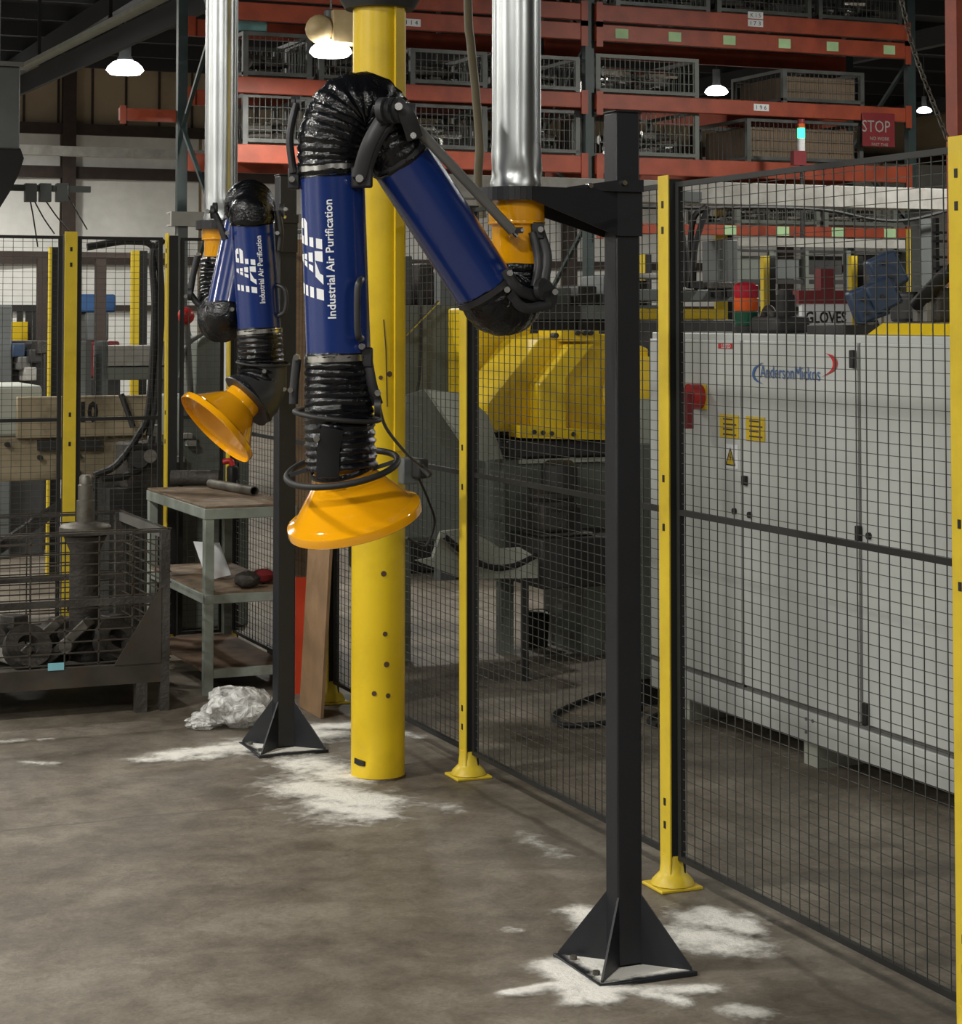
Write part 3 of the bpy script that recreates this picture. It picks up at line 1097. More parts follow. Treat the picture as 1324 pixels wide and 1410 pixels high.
# gas strut along the upper tube
a, b = cam(566, 168, d1 - 0.29), cam(705, 318, d1 - 0.13)
st = MB().cyl(a, b, 0.0135, n=14).build('gas_strut', GREYROD, arm1)
MB().cyl(b, b + (b - a).normalized() * 0.02, 0.006, n=8).build('strut_end', STEEL, st)
tg = cam(719, 317, d1 - 0.12)
MB().bar(b - RGT * 0.01, tg, 0.014, 0.016).build('strut_lug', BLACK, arm1)
MB().cyl(tg - FWD * 0.012, tg + FWD * 0.03, 0.005, n=8).build('bolt', STEEL, arm1)


def bolt(px, py, d, parent, r=0.008):
    p = cam(px, py, d)
    return MB().cyl(p - FWD * 0.01, p + FWD * 0.02, r, n=10).build('bolt', STEEL, parent)


# links of the top joint, near side and far side
LK = FWD
link(cam(493, 245, da - 0.09), cam(509, 195, da - 0.10), cam(541, 142, da - 0.085), 0.019, 0.008, 'joint_link', arm1, LK)
link(cam(503, 245, da - 0.07), cam(521, 195, da - 0.08), cam(553, 148, da - 0.07), 0.012, 0.008, 'joint_link', arm1, LK)
link(cam(541, 142, da - 0.10), cam(560, 160, da - 0.095), cam(571, 190, da - 0.06), 0.022, 0.008, 'joint_link', arm1, LK)
for px, dd in ((528, -0.115), (538, -0.105), (548, -0.09)):
    p = cam(px, 152, da + dd)
    MB().cyl(p - (RGT * 0.9 - FWD * 0.45) * 0.008, p + (RGT * 0.9 - FWD * 0.45) * 0.008, 0.033, n=24).build('pivot_disc', LINK, arm1)
p = cam(566, 160, da - 0.04)
MB().cyl(p - RGT * 0.012, p + RGT * 0.012, 0.034, n=24).build('pivot_disc', LINK, arm1)
bolt(549, 147, da - 0.118, arm1, 0.010)
bolt(569, 187, da - 0.09, arm1)
mb = MB()
p = cam(498, 244, da - 0.07)
mb.box(p, (0.055, 0.02, 0.055), -YAW)
mb.build('tube_lug', BLACK, arm1, bevel=0.006)
bolt(495, 246, da - 0.092, arm1, 0.010)
link(cam(404, 238, da - 0.01), cam(399, 190, da - 0.01), cam(408, 142, da - 0.01), 0.010, 0.017, 'joint_link', arm1, LK)
for px in (404, 411):
    p = cam(px, 142, da)
    MB().cyl(p - RGT * 0.005, p + RGT * 0.005, 0.020, n=20).build('pivot_disc', LINK, arm1)
MB().box(cam(405, 246, da), (0.03, 0.03, 0.055), -YAW).build('tube_lug', BLACK, arm1, bevel=0.004)
bolt(402, 247, da - 0.025, arm1)
# links of the lower joint at the collar
link(cam(742, 318, d1 - 0.05), cam(752, 355, d1 - 0.06), cam(746, 398, d1 - 0.08), 0.016, 0.009, 'joint_link', arm1, LK)
link(cam(733, 320, d1 - 0.06), cam(741, 360, d1 - 0.07), cam(736, 395, d1 - 0.09), 0.012, 0.009, 'joint_link', arm1, LK)
link(cam(694, 372, d1 - 0.16), cam(712, 398, d1 - 0.15), cam(745, 410, d1 - 0.1), 0.016, 0.009, 'joint_link', arm1, LK)
link(cam(700, 404, d1 - 0.16), cam(722, 424, d1 - 0.14), cam(757, 419, d1 - 0.1), 0.014, 0.009, 'joint_link', arm1, LK)
for px, py, dd in ((745, 398, -0.12), (752, 402, -0.10), (757, 408, -0.08)):
    p = cam(px, py, d1 + dd)
    MB().cyl(p - (RGT * 0.85 - FWD * 0.5) * 0.007, p + (RGT * 0.85 - FWD * 0.5) * 0.007, 0.029, n=22).build('pivot_disc', LINK, arm1)
MB().box(cam(740, 318, d1 - 0.05), (0.035, 0.03, 0.045), -YAW).build('collar_lug', BLACK, arm1, bevel=0.004)
bolt(744, 316, d1 - 0.075, arm1)
bolt(764, 402, d1 - 0.11, arm1)
bolt(698, 399, d1 - 0.18, arm1)
bolt(702, 376, d1 - 0.18, arm1)
# tube end bracket and lower links down to the hood
MB().box(cam(505, 492, da - 0.04), (0.03, 0.03, 0.05), -YAW).build('tube_lug', BLACK, arm1, bevel=0.004)
bolt(498, 477, da - 0.065, arm1)
link(cam(505, 492, da - 0.04), cam(512, 530, da - 0.04), cam(520, 556, da - 0.02), 0.014, 0.010, 'hood_link', arm1, LK)
p = cam(520, 560, da - 0.02)
MB().cyl(p - RGT * 0.008, p + RGT * 0.008, 0.026, n=18).build('pivot_disc', LINK, arm1)
bolt(520, 541, da - 0.045, arm1)
link(cam(409, 494, da), cam(405, 530, da), cam(404, 556, da), 0.012, 0.012, 'hood_link', arm1, LK)
bolt(408, 492, da - 0.02, arm1)
bolt(400, 537, da - 0.02, arm1, 0.007)
mb = MB().sweep(resample(bez([cam(458, 590, da - 0.10), cam(452, 620, da - 0.105), cam(451, 658, da - 0.115)], 8), 0.012), [(0.006, 0.030)] * len(resample(bez([cam(458, 590, da - 0.10), cam(452, 620, da - 0.105), cam(451, 658, da - 0.115)], 8), 0.012)), 10, flat=LK)
mb.build('hood_link', mat('matt_black_plastic', (0.004, 0.004, 0.005), 0.6, spec=0.2), arm1)
bolt(436, 604, da - 0.1, arm1)
ring(cam(464, 572, da), UPV * 0.95 - FWD * 0.05 + RGT * 0.10, 0.109, 0.0062, 'guard_ring', arm1)
ring(cam(471, 645, da - 0.005), UPV * 0.95 - FWD * 0.22 - RGT * 0.14, 0.143, 0.0085, 'grip_ring', arm1)
ax1 = -UPV * 0.94 + RGT * 0.20 + FWD * 0.24
make_hood(arm1, cam(471, 640, da), ax1)
MB().lathe([(0.084, 0), (0.086, 0.004), (0.086, 0.014), (0.083, 0.016)], cam(471, 640, da), ax1, 36).build('hose_clamp', HOSE, arm1)
for sgn in (-1, 1):
    MB().bar(cam(471, 645, da) + RGT * sgn * 0.08, cam(471, 645, da) + RGT * sgn * 0.142 + UPV * sgn * 0.02, 0.014, 0.01).build('ring_spoke', LINK, arm1)

# --- far arm
d2 = du2.dot(FWD)
dA = d2 - 0.44
A2 = dict(duct=du2, collar_bottom_z=cam(304, 360, d2).z,
          u0=cam(313, 426, d2 - 0.30), u1=cam(338, 304, d2 - 0.25),
          elbow_low=[cam(302, 390, d2 - 0.01), cam(300, 425, d2 - 0.06), cam(302, 442, d2 - 0.17)],
          elbow_top=[cam(343, 280, d2 - 0.34)],
          l0=cam(347, 302, dA), l1=cam(357, 455, dA),
          hose_low=[cam(358, 480, dA), cam(359, 505, dA), cam(356, 528, dA - 0.02), cam(344, 546, dA - 0.04)],
          print_face=-FWD - RGT * 0.12, logo_s=0.33, logo_t=-0.020, logo_k=0.62, text_s=0.235, text_len=0.258, text_t=-0.048,
          handle=[cam(375, 394, dA - 0.02), cam(382, 393, dA - 0.03), cam(391, 398, dA - 0.04), cam(394, 412, dA - 0.04), cam(391, 430, dA - 0.04), cam(380, 436, dA - 0.03)])
arm2, up2, lo2 = make_arm('smaller far blue fume extraction arm tilting its orange hood over the workbench', A2)
mb = MB()
mb.lathe([(0.100, -0.02), (0.118, -0.012), (0.118, -0.006), (0.07, 0.0)], cam(340, 552, dA - 0.05), Vector((0, 0, 0)) - UPV * 0.66 - RGT * 0.62 - FWD * 0.30, 36)
mb.build('shade_ring', LINK, arm2)
ax2 = -UPV * 0.72 - RGT * 0.68 - FWD * 0.36
make_hood(arm2, cam(335, 551, dA - 0.05), ax2)
# hood knuckle shroud
mb = MB().sweep([cam(363, 500, dA), cam(361, 525, dA - 0.0), cam(350, 545, dA - 0.03), cam(341, 551, dA - 0.045)], [(0.088, 0.088), (0.096, 0.096), (0.108, 0.108), (0.114, 0.114)], 30)
mb.build('knuckle_shroud', LINK, arm2)
for px, py, dd in ((364, 511, -0.11), (330, 527, -0.1), (391, 536, -0.03)):
    bolt(px, py, dA + dd, arm2)
for a, b, c, nm in (((310, 330), (303, 310), (295, 293), 'joint_link'), ((384, 345), (386, 320), (382, 290), 'joint_link'),
                    ((272, 352), (266, 378), (262, 402), 'joint_link'), ((262, 405), (275, 420), (290, 420), 'joint_link')):
    dd = dA - 0.02 if a[0] > 280 else d2 - 0.1
    link(cam(*a, dd), cam(*b, dd), cam(*c, dd), 0.013, 0.013, nm, arm2, LK)
for px, py, dd in ((293, 292, dA), (296, 288, dA + 0.01), (388, 290, dA), (262, 405, d2 - 0.1)):
    p = cam(px, py, dd)
    MB().cyl(p - RGT * 0.008, p + RGT * 0.008, 0.026, n=18).build('pivot_disc', LINK, arm2)
for px, py, dd in ((286, 291, dA - 0.05), (313, 321, dA - 0.05), (382, 321, dA - 0.05), (393, 288, dA - 0.04), (273, 350, d2 - 0.12), (256, 408, d2 - 0.13), (320, 426, d2 - 0.4)):
    bolt(px, py, dd, arm2)
ring(cam(362, 500, dA), UPV * 0.99 + RGT * 0.05 - FWD * 0.08, 0.100, 0.005, 'guard_ring', arm2)

# ------------------------------------------------------------------ remote box hung on the column
pb = on_col(553, 645, RC + 0.06)[0]
tb = thing('plug_box', 'black plug and grey bracket hung on the side of the yellow column', 'plug', pb)
p = cam(578, 645, pb.dot(FWD) - 0.02)
MB().box(p, (0.05, 0.05, 0.075), 0.4).build('plug_body', RUBBER, tb, bevel=0.01)
MB().box(cam(562, 648, pb.dot(FWD)), (0.07, 0.04, 0.10), 0.2).build('bracket', GREYBOX, tb, bevel=0.006)
MB().cyl(cam(580, 642, pb.dot(FWD) - 0.05), cam(592, 655, pb.dot(FWD) - 0.07), 0.012, n=10).build('gland', DKBOX, tb)
path = bez([cam(521, 556, da + 0.03), cam(532, 590, da + 0.6), cam(560, 625, da + 1.6), cam(580, 642, pb.dot(FWD) - 0.05)], 14)
cb_ = MB().sweep(path, 0.005, 8).build('control_cable', RUBBER)
recenter(cb_, path[-1])
tag(cb_, 'thin black cable slanting from the near fume arm to the plug box', 'cable')
path = bez([cam(575, 655, pb.dot(FWD) - 0.02), cam(590, 690, 7.9), cam(598, 720, 8.0), cam(585, 752, 7.9), cam(560, 740, 7.75)], 10)
cb_ = MB().sweep(path, 0.005, 8).build('control_cable', RUBBER)
recenter(cb_, path[0])
tag(cb_, 'black cable drooping in a loop below the plug box', 'cable')

# ------------------------------------------------------------------ absorbent powder on the floor
def powder(name, label, strokes, z=0.004, step=0.02, hmax=0.006):
    """strokes: (pixel a, pixel b, radius m, strength); a sheet of loose powder whose cover fades out"""
    S = [(ground(*a, z), ground(*b, z), r, k) for a, b, r, k in strokes]
    x0 = min(min(a.x, b.x) - r * 1.6 for a, b, r, k in S); x1 = max(max(a.x, b.x) + r * 1.6 for a, b, r, k in S)
    y0 = min(min(a.y, b.y) - r * 1.6 for a, b, r, k in S); y1 = max(max(a.y, b.y) + r * 1.6 for a, b, r, k in S)
    nx, ny = int((x1 - x0) / step) + 2, int((y1 - y0) / step) + 2

    def cover(p):
        m = 0.0
        for a, b, r, k in S:
            ab = b - a
            t = max(0, min(1, (p - a).dot(ab) / max(1e-9, ab.dot(ab))))
            d = (p - a - ab * t).length / r
            m = max(m, k * math.exp(-d * d * 1.1))
        return m
    vs, cv = [], []
    for j in range(ny):
        for i in range(nx):
            p = Vector((x0 + i * step, y0 + j * step, z))
            c = cover(p)
            cv.append(c)
            vs.append(p + Vector((0, 0, hmax * c)))
    fs = []
    for j in range(ny - 1):
        for i in range(nx - 1):
            q = (j * nx + i, j * nx + i + 1, (j + 1) * nx + i + 1, (j + 1) * nx + i)
            mid = (vs[q[0]] + vs[q[2]]) / 2
            if any(max(abs(mid.x - b.x), abs(mid.y - b.y)) < 0.134 for b in (c1, c2)) or math.hypot(mid.x - pc.x, mid.y - pc.y) < RC - 0.012:
                continue
            if max(cv[k] for k in q) > 0.06:
                fs.append(q)
    used = sorted({k for f in fs for k in f})
    idx = {k: n for n, k in enumerate(used)}
    me = bpy.data.meshes.new(name)
    me.from_pydata([tuple(vs[k]) for k in used], [], [[idx[k] for k in f] for f in fs])
    at = me.attributes.new('cover', 'FLOAT', 'POINT')
    at.data.foreach_set('value', [cv[k] for k in used])
    me.polygons.foreach_set('use_smooth', [True] * len(me.polygons))
    me.materials.append(POWDER)
    o = bpy.data.objects.new(name, me)
    C.objects.link(o)
    recenter(o, S[0][0])
    tag(o, label, 'powder', kind='stuff')
    return o


powder('absorbent_powder', 'white absorbent powder spilled round the foot of the far stand and yellow column', [
    ((195, 1046), (300, 1042), 0.07, 0.62), ((235, 1040), (340, 1028), 0.10, 0.85), ((330, 1030), (440, 1012), 0.16, 0.8), ((430, 1002), (475, 1000), 0.10, 0.8),
    ((420, 1050), (475, 1070), 0.16, 0.75), ((420, 1085), (505, 1105), 0.16, 0.9), ((450, 1110), (520, 1122), 0.10, 0.85), ((430, 1075), (480, 1120), 0.2, 0.6),
    ((40, 1050), (70, 1052), 0.05, 0.45), ((0, 1022), (30, 1020), 0.04, 0.5), ((55, 1019), (68, 1018), 0.025, 0.6), ((560, 1010), (575, 1016), 0.05, 0.55), ((610, 1110), (630, 1116), 0.06, 0.4)])
powder('absorbent_powder', 'white absorbent powder spilled round the foot of the near black stand', [
    ((800, 1255), (830, 1285), 0.07, 0.85), ((760, 1330), (830, 1372), 0.07, 0.95), ((700, 1368), (770, 1355), 0.03, 0.8), ((780, 1350), (790, 1380), 0.045, 0.8), ((840, 1365), (975, 1362), 0.045, 0.8), ((860, 1362), (940, 1380), 0.04, 0.7),
    ((945, 1290), (1000, 1300), 0.13, 0.85), ((970, 1255), (1035, 1282), 0.06, 0.9), ((960, 1265), (1010, 1270), 0.1, 0.8), ((1010, 1390), (1045, 1396), 0.05, 0.75), ((720, 1150), (770, 1180), 0.06, 0.36), ((700, 1280), (716, 1282), 0.025, 0.6)])


def plate_powder(c, label):
    def w2(x, y): return Vector((c.x + x, c.y + y, 0.0135))
    nx = 15
    S = 0.142
    vs, cv, fs = [], [], []
    for j in range(nx):
        for i in range(nx):
            x, y = -S + 2 * S * i / (nx - 1), -S + 2 * S * j / (nx - 1)
            vs.append(w2(x, y)); cv.append(0.9 - 0.75 * max(0, max(abs(x), abs(y)) - 0.105) / 0.035 + (0.1 if y < -0.05 else -0.15))
    for j in range(nx - 1):
        for i in range(nx - 1):
            xm, ym = -S + 2 * S * (i + .5) / (nx - 1), -S + 2 * S * (j + .5) / (nx - 1)
            if abs(xm) > 0.045 or abs(ym) > 0.045:
                fs.append((j * nx + i, j * nx + i + 1, (j + 1) * nx + i + 1, (j + 1) * nx + i))
    me = bpy.data.meshes.new('absorbent_powder')
    me.from_pydata([tuple(v) for v in vs], [], fs)
    at = me.attributes.new('cover', 'FLOAT', 'POINT')
    at.data.foreach_set('value', cv)
    me.materials.append(POWDER)
    o = bpy.data.objects.new('absorbent_powder', me)
    C.objects.link(o)
    recenter(o, (c.x, c.y, 0.0135))
    tag(o, label, 'powder', kind='stuff')


plate_powder(c1, 'white powder lying on the base plate of the near stand')
plate_powder(c2, 'white powder lying on the base plate of the far stand')

# ------------------------------------------------------------------ crumpled plastic bag
pbag = ground(320, 1004)
mb = MB()
n, m_ = 40, 24
for (ox, oy, r, sq, nz) in ((0.02, 0.06, 1.0, (0.15, 0.13, 0.088), 0.3), (-0.12, 0.02, 1.0, (0.08, 0.07, 0.035), 0.4)):
    vs, fs = [], []
    seed = random.random() * 50
    for j in range(m_):
        tt_ = PI * j / (m_ - 1)
        for i in range(n):
            a = 2 * PI * i / n
            d = Vector((math.sin(tt_) * math.cos(a), math.sin(tt_) * math.sin(a), math.cos(tt_)))
            from mathutils import noise as mnoise
            k = 1 + nz * mnoise.fractal(d * 2.0 + Vector((seed, 0, 0)), 1.0, 2.2, 3)
            v = Vector((d.x * sq[0] * k, d.y * sq[1] * k, d.z * sq[2] * k))
            v = RGT * v.x + FWD * v.y + UPV * max(0.002, v.z + sq[2] * 0.95)
            vs.append(Vector((pbag.x, pbag.y, 0)) + RGT * ox + FWD * oy + v)
    fs = [(j * n + i, (j + 1) * n + i, (j + 1) * n + (i + 1) % n, j * n + (i + 1) % n) for j in range(m_ - 1) for i in range(n)]
    mb.add(vs, fs)
o = mb.build('plastic_bag', FILM, None, smooth=True)
recenter(o, (pbag.x, pbag.y, 0))
tag(o, 'crumpled clear plastic bag on the floor by the workbench leg', 'bag')

# ------------------------------------------------------------------ plywood board, red channel
b0, b1 = ground(424, 957), ground(464, 991)
b1 = Vector((FX - 0.10, ground(464, 988).y, 0))
ybd = on_x(426, 960, FX - 0.12).y
t = MB().prism([(FX - 0.155, b1.y, 0.0), (FX - 0.155, b1.y + 0.30, 0.0), (FX - 0.05, b1.y + 0.30, 1.95), (FX - 0.05, b1.y, 1.95)], (-0.014, 0, 0.0008)).build('plywood_board', PLY, None, smooth=False)
recenter(t, (FX - 0.12, b1.y + 0.2, 0))
tag(t, 'tall brown plywood board leaning on the mesh fence beside the yellow column', 'board')
pr = ground(416, 955)
t = thing('steel_channel', 'red steel channel standing on end between the plywood board and far stand', 'channel', (pr.x, pr.y, 0))
zr = cam(416, 795, pr.dot(FWD)).z
MB().box((pr.x, pr.y, zr / 2), (0.055, 0.012, zr), -0.2).build('web', REDP, t, smooth=False)
for s in (-1, 1):
    MB().box((pr.x + s * 0.026, pr.y + 0.016 - s * 0.006, zr / 2), (0.006, 0.045, zr), -0.2).build('flange', REDP, t, smooth=False)

# ------------------------------------------------------------------ workbench
bf = ground(285, 958)
bx0, by0 = bf.x - 0.02, bf.y - 0.02
bx1, by1 = FX - 0.06, FENCE_Y - 0.16
BH = 0.875
t = thing('workbench', 'narrow grey steel workbench with worn wooden top and lower shelf', 'workbench', ((bx0 + bx1) / 2, (by0 + by1) / 2, 0))
L = 0.045
for x in (bx0, bx1 - L):
    for y in (by0, by1 - L):
        MB().mm(x, x + L, y, y + L, 0, BH - 0.05).build('leg', BENCHG, t, bevel=0.003)
fr = MB()
fr.mm(bx0 - 0.004, bx1 + 0.004, by0 - 0.004, by0 + 0.02, BH - 0.062, BH - 0.012)
fr.mm(bx0 - 0.004, bx1 + 0.004, by1 - 0.02, by1 + 0.004, BH - 0.062, BH - 0.012)
fr.mm(bx0 - 0.004, bx0 + 0.02, by0 + 0.02, by1 - 0.02, BH - 0.062, BH - 0.012)
fr.mm(bx1 - 0.02, bx1 + 0.004, by0 + 0.02, by1 - 0.02, BH - 0.062, BH - 0.012)
fr.build('apron', BENCHG, t, bevel=0.003)
MB().mm(bx0, bx1, by0, by1, BH - 0.012, BH).build('top', WOODTOP, t, bevel=0.003)
zs = cam(285, 815, bf.dot(FWD)).z
MB().mm(bx0 + 0.005, bx1 - 0.005, by0 + 0.005, by1 - 0.005, zs - 0.01, zs).build('shelf', WOODTOP, t)
MB().mm(bx0, bx1, by0 - 0.003, by0 + 0.02, zs - 0.055, zs - 0.011).build('shelf_rail', BENCHG, t, bevel=0.003)
MB().mm(bx0 - 0.003, bx0 + 0.02, by0 + 0.03, by1 - 0.03, zs - 0.055, zs - 0.011).build('shelf_rail', BENCHG, t, bevel=0.003)
MB().mm(bx0 + L, bx1 - L, by0 + 0.005, by0 + 0.03, 0.08, 0.12).build('foot_rail', BENCHG, t)
MB().mm(bx0 + 0.01, bx1 - 0.01, by0 + 0.03, by1 - 0.03, 0.10, 0.112).build('floor_shelf', RUST, t)
# things on the bench
p = ground(290, 672, BH)
q = ground(350, 683, BH)
a_, b_ = p + UPV * 0.024, q + UPV * 0.024
o = MB().lathe([(0.0235, 0), (0.0235, (b_ - a_).length), (0.019, (b_ - a_).length), (0.019, 0), (0.0235, 0)], a_, b_ - a_, 16).build('steel_pipe', DSTEEL)
recenter(o, a_)
tag(o, 'short dull steel pipe lying on the workbench top', 'pipe')
p = ground(275, 669, BH)
o = MB().cyl(p + UPV * 0.042 - RGT * 0.15, p + UPV * 0.042 + RGT * 0.10, 0.04, n=18).build('dark_roller', CAST)
recenter(o, p)
tag(o, 'thick black cylinder lying at the back of the workbench top', 'roller')
p = ground(320, 668, BH)
t = thing('trigger_gun', 'black tool with a red trigger grip on the workbench under the far hood', 'tool', p)
MB().box(p + UPV * 0.05, (0.05, 0.05, 0.10), 0.3).build('body', RUBBER, t, bevel=0.01)
MB().sweep(bez([p + UPV * 0.1, p + UPV * 0.125 - RGT * 0.012, p + UPV * 0.12 - RGT * 0.05], 6), 0.016, 10).build('grip', RED, t)
MB().bar(p + UPV * 0.012 - RGT * 0.02, p + UPV * 0.016 + RGT * 0.03, 0.03, 0.022).build('nozzle', DKBOX, t)
# white bag and scraps on the lower shelf
p = ground(285, 803, zs)
mb = MB()
q = [cam(266, 754, p.dot(FWD) + 0.12), cam(302, 756, p.dot(FWD) + 0.16), cam(318, 800, p.dot(FWD) + 0.12), cam(285, 808, p.dot(FWD) + 0.08)]
vs, fs = [], []
for j in range(9):
    for i in range(9):
        u, v = i / 8, j / 8
        a = q[0].lerp(q[1], u).lerp(q[3].lerp(q[2], u), v)
        vs.append(a - FWD * (0.05 * math.sin(PI * u) * math.sin(PI * v) + random.uniform(0, 0.008)))
for j in range(9):
    for i in range(9):
        u, v = i / 8, j / 8
        a = q[0].lerp(q[1], u).lerp(q[3].lerp(q[2], u), v)
        vs.append(a + FWD * (0.03 * math.sin(PI * u) * math.sin(PI * v) + 0.004))
for k in (0, 81):
    fs += [(k + j * 9 + i, k + j * 9 + i + 1, k + (j + 1) * 9 + i + 1, k + (j + 1) * 9 + i) for j in range(8) for i in range(8)]
for i in range(8):
    fs += [(i, i + 1, 81 + i + 1, 81 + i), (72 + i, 73 + i, 154 + i, 153 + i), (i * 9, i * 9 + 9, 81 + i * 9 + 9, 81 + i * 9), (8 + i * 9, 17 + i * 9, 98 + i * 9, 89 + i * 9)]
mb.add(vs, fs)
zmin = min(v.z for v in mb.v)
for v in mb.v: v.z += zs + 0.002 - zmin
o = mb.build('paper_bag', WPAPER)
recenter(o, p)
tag(o, 'white folded paper bag leaning on the lower shelf of the workbench', 'bag')
for k, (px, py, r, mm_, nm, lab) in enumerate(((340, 798, 0.05, CAST, 'casting', 'small dark casting on the middle shelf beside the white bag'), (362, 792, 0.045, DRED, 'rag', 'dark red rag heaped on the middle shelf'))):
    p = ground(px, py + 12, zs)
    mb = MB().ball(p + UPV * r * 0.75, r, 14, (1.3, 1, 0.75))
    for v in mb.v: v += Vector((random.uniform(-1, 1), random.uniform(-1, 1), random.uniform(-0.6, 0.6))) * r * 0.12
    zmn = min(v.z for v in mb.v)
    for v in mb.v: v.z += zs + 0.0002 - zmn
    o = mb.build(nm, mm_)
    recenter(o, p)
    tag(o, lab, 'casting' if nm == 'casting' else 'rag')

# ------------------------------------------------------------------ wire basket with castings
kf = ground(236, 978)
KX1, KY0 = kf.x, kf.y
KX0, KY1 = KX1 - 1.25, min(KY0 + 0.95, FENCE_Y - 0.25)
KZ0, KZ1 = 0.13, 0.80
t = thing('wire_basket', 'large dark rusty wire mesh basket of castings standing on the floor', 'basket', ((KX0 + KX1) / 2, (KY0 + KY1) / 2, 0))
for x in (KX0, KX1 - 0.05):
    for y in (KY0, KY1 - 0.05):
        MB().mm(x, x + 0.04, y, y + 0.04, 0.0, KZ1).build('corner_post', CAST, t)
for y in (KY0, KY1 - 0.04):
    MB().mm(KX0 + 0.05, KX1 - 0.05, y, y + 0.04, KZ0, KZ0 + 0.085).build('base_rail', GREASY, t)
    MB().mm(KX0 + 0.05, KX1 - 0.05, y + 0.014, y + 0.026, KZ1 - 0.012, KZ1).build('top_rail', CAST, t)
    MB().mm(KX0 + 0.05, KX1 - 0.05, y + 0.01, y + 0.03, 0.48, 0.51).build('middle_rail', CAST, t)
for x in (KX0, KX1 - 0.04):
    MB().mm(x, x + 0.04, KY0 + 0.05, KY1 - 0.05, KZ0, KZ0 + 0.085).build('base_rail', GREASY, t)
    MB().mm(x + 0.005, x + 0.035, KY0 + 0.05, KY1 - 0.05, KZ1 - 0.04, KZ1).build('top_rail', GREYROD, t)
MB().mm(KX0 + 0.04, KX1 - 0.04, KY0 + 0.04, KY1 - 0.04, KZ0 + 0.03, KZ0 + 0.05).build('floor_plate', GREASY, t)
MB().prism([(KX1 - 0.05, KY0 - 0.004, KZ0 + 0.085), (KX1 - 0.26, KY0 - 0.004, KZ0 + 0.085), (KX1 - 0.05, KY0 - 0.004, KZ0 + 0.42)], (0, 0.008, 0)).build('corner_gusset', GREASY, t, smooth=False)
MB().mm(KX1 - 0.16, KX1 - 0.11, KY0, KY0 + 0.05, 0, KZ0).build('foot', CAST, t)
mb = MB()
for k in range(13):
    z = KZ0 + 0.1 + k * 0.048
    mb.wire((KX0, KY0 + 0.02, z), (KX1, KY0 + 0.02, z), 0.0028)
    mb.wire((KX0, KY1 - 0.02, z), (KX1, KY1 - 0.02, z), 0.0028)
    mb.wire((KX1 - 0.02, KY0, z), (KX1 - 0.02, KY1, z), 0.0028)
    mb.wire((KX0 + 0.02, KY0, z), (KX0 + 0.02, KY1, z), 0.0028)
for k in range(25):
    x = KX0 + 0.05 * (k + 0.5)
    if k % 3 == 0:
        mb.wire((x, KY0 + 0.02, KZ0 + 0.08), (x, KY0 + 0.02, KZ1 - 0.01), 0.0028)
        mb.wire((x, KY1 - 0.02, KZ0 + 0.08), (x, KY1 - 0.02, KZ1 - 0.01), 0.0028)
for k in range(18):
    y = KY0 + 0.05 * (k + 0.5)
    if k % 2 == 0:
        mb.wire((KX1 - 0.02, y, KZ0 + 0.08), (KX1 - 0.02, y, KZ1 - 0.01), 0.0028)
mb.build('wire_mesh', GREASY, t, smooth=False, kind='stuff')
# spindle with flange standing in the basket
ps = on_y(117, 760, (KY0 + KY1) / 2 - 0.05)
dsp = ps.dot(FWD)
t = thing('flanged_spindle', 'upright grey steel spindle with wide round flange standing in the basket', 'spindle', (ps.x, ps.y, KZ0 + 0.05))
zf = cam(117, 722, dsp).z
ztp = cam(117, 654, dsp).z
MB().lathe([(0.041, zf), (0.041, zf + 0.11), (0.034, zf + 0.112), (0.034, zf + 0.18), (0.029, zf + 0.185), (0.029, ztp - 0.01), (0.022, ztp)], (ps.x, ps.y, 0), UPV, 24, caps=True).build('shaft', DSTEEL, t)
MB().lathe([(0.112, zf - 0.045), (0.118, zf - 0.04), (0.118, zf - 0.01), (0.108, zf), (0.04, zf + 0.012)], (ps.x, ps.y, 0), UPV, 32, caps=True).build('flange', DSTEEL, t)
MB().lathe([(0.07, KZ0 + 0.051), (0.07, zf - 0.12), (0.10, zf - 0.05)], (ps.x, ps.y, 0), UPV, 24, caps=True).build('hub', CAST, t)
# castings heaped in the basket
labs_c = ['dark tilted casting plate with a bore in the wire basket', 'dark round ring casting at the basket front', 'rusty flange casting in the basket corner', 'dark block casting behind the basket wires', 'dark bent casting under the spindle', 'grey angled casting bracket in the wire basket', 'dark housing casting by the basket corner gusset', 'flat pale steel plate in the basket left of the castings']
from mathutils.bvhtree import BVHTree
bpy.context.view_layer.update()
TREES = []
for ch in bpy.data.objects['flanged_spindle'].children:
    TREES.append(BVHTree.FromPolygons([ch.matrix_world @ v.co for v in ch.data.vertices], [tuple(q_.vertices) for q_ in ch.data.polygons]))


def settle(mb):
    """slide a casting over the basket floor to the nearest free place, else lay it on top of the others"""
    lo = [min(v[i] for v in mb.v) for i in (0, 1)]
    hi = [max(v[i] for v in mb.v) for i in (0, 1)]
    cand = [(i * 0.03, j * 0.03) for i in range(-26, 27) for j in range(-22, 23)]
    cand = [(a, b) for a, b in cand if lo[0] + a > KX0 + 0.05 and hi[0] + a < KX1 - 0.05 and lo[1] + b > KY0 + 0.045 and hi[1] + b < KY1 - 0.045]
    cand.sort(key=lambda q_: q_[0] ** 2 + q_[1] ** 2)
    for z in [0.0] + [0.02 * k_ for k_ in range(3, 16)]:
        for a, b in cand:
            if z and math.hypot(a, b) > 0.12:
                break
            vs_ = [v + Vector((a, b, z)) for v in mb.v]
            tr = BVHTree.FromPolygons(vs_, mb.f)
            if not any(tr.overlap(o_) for o_ in TREES):
                mb.v = vs_
                TREES.append(tr)
                return Vector((a, b, z))
    return Vector((0, 0, 0))


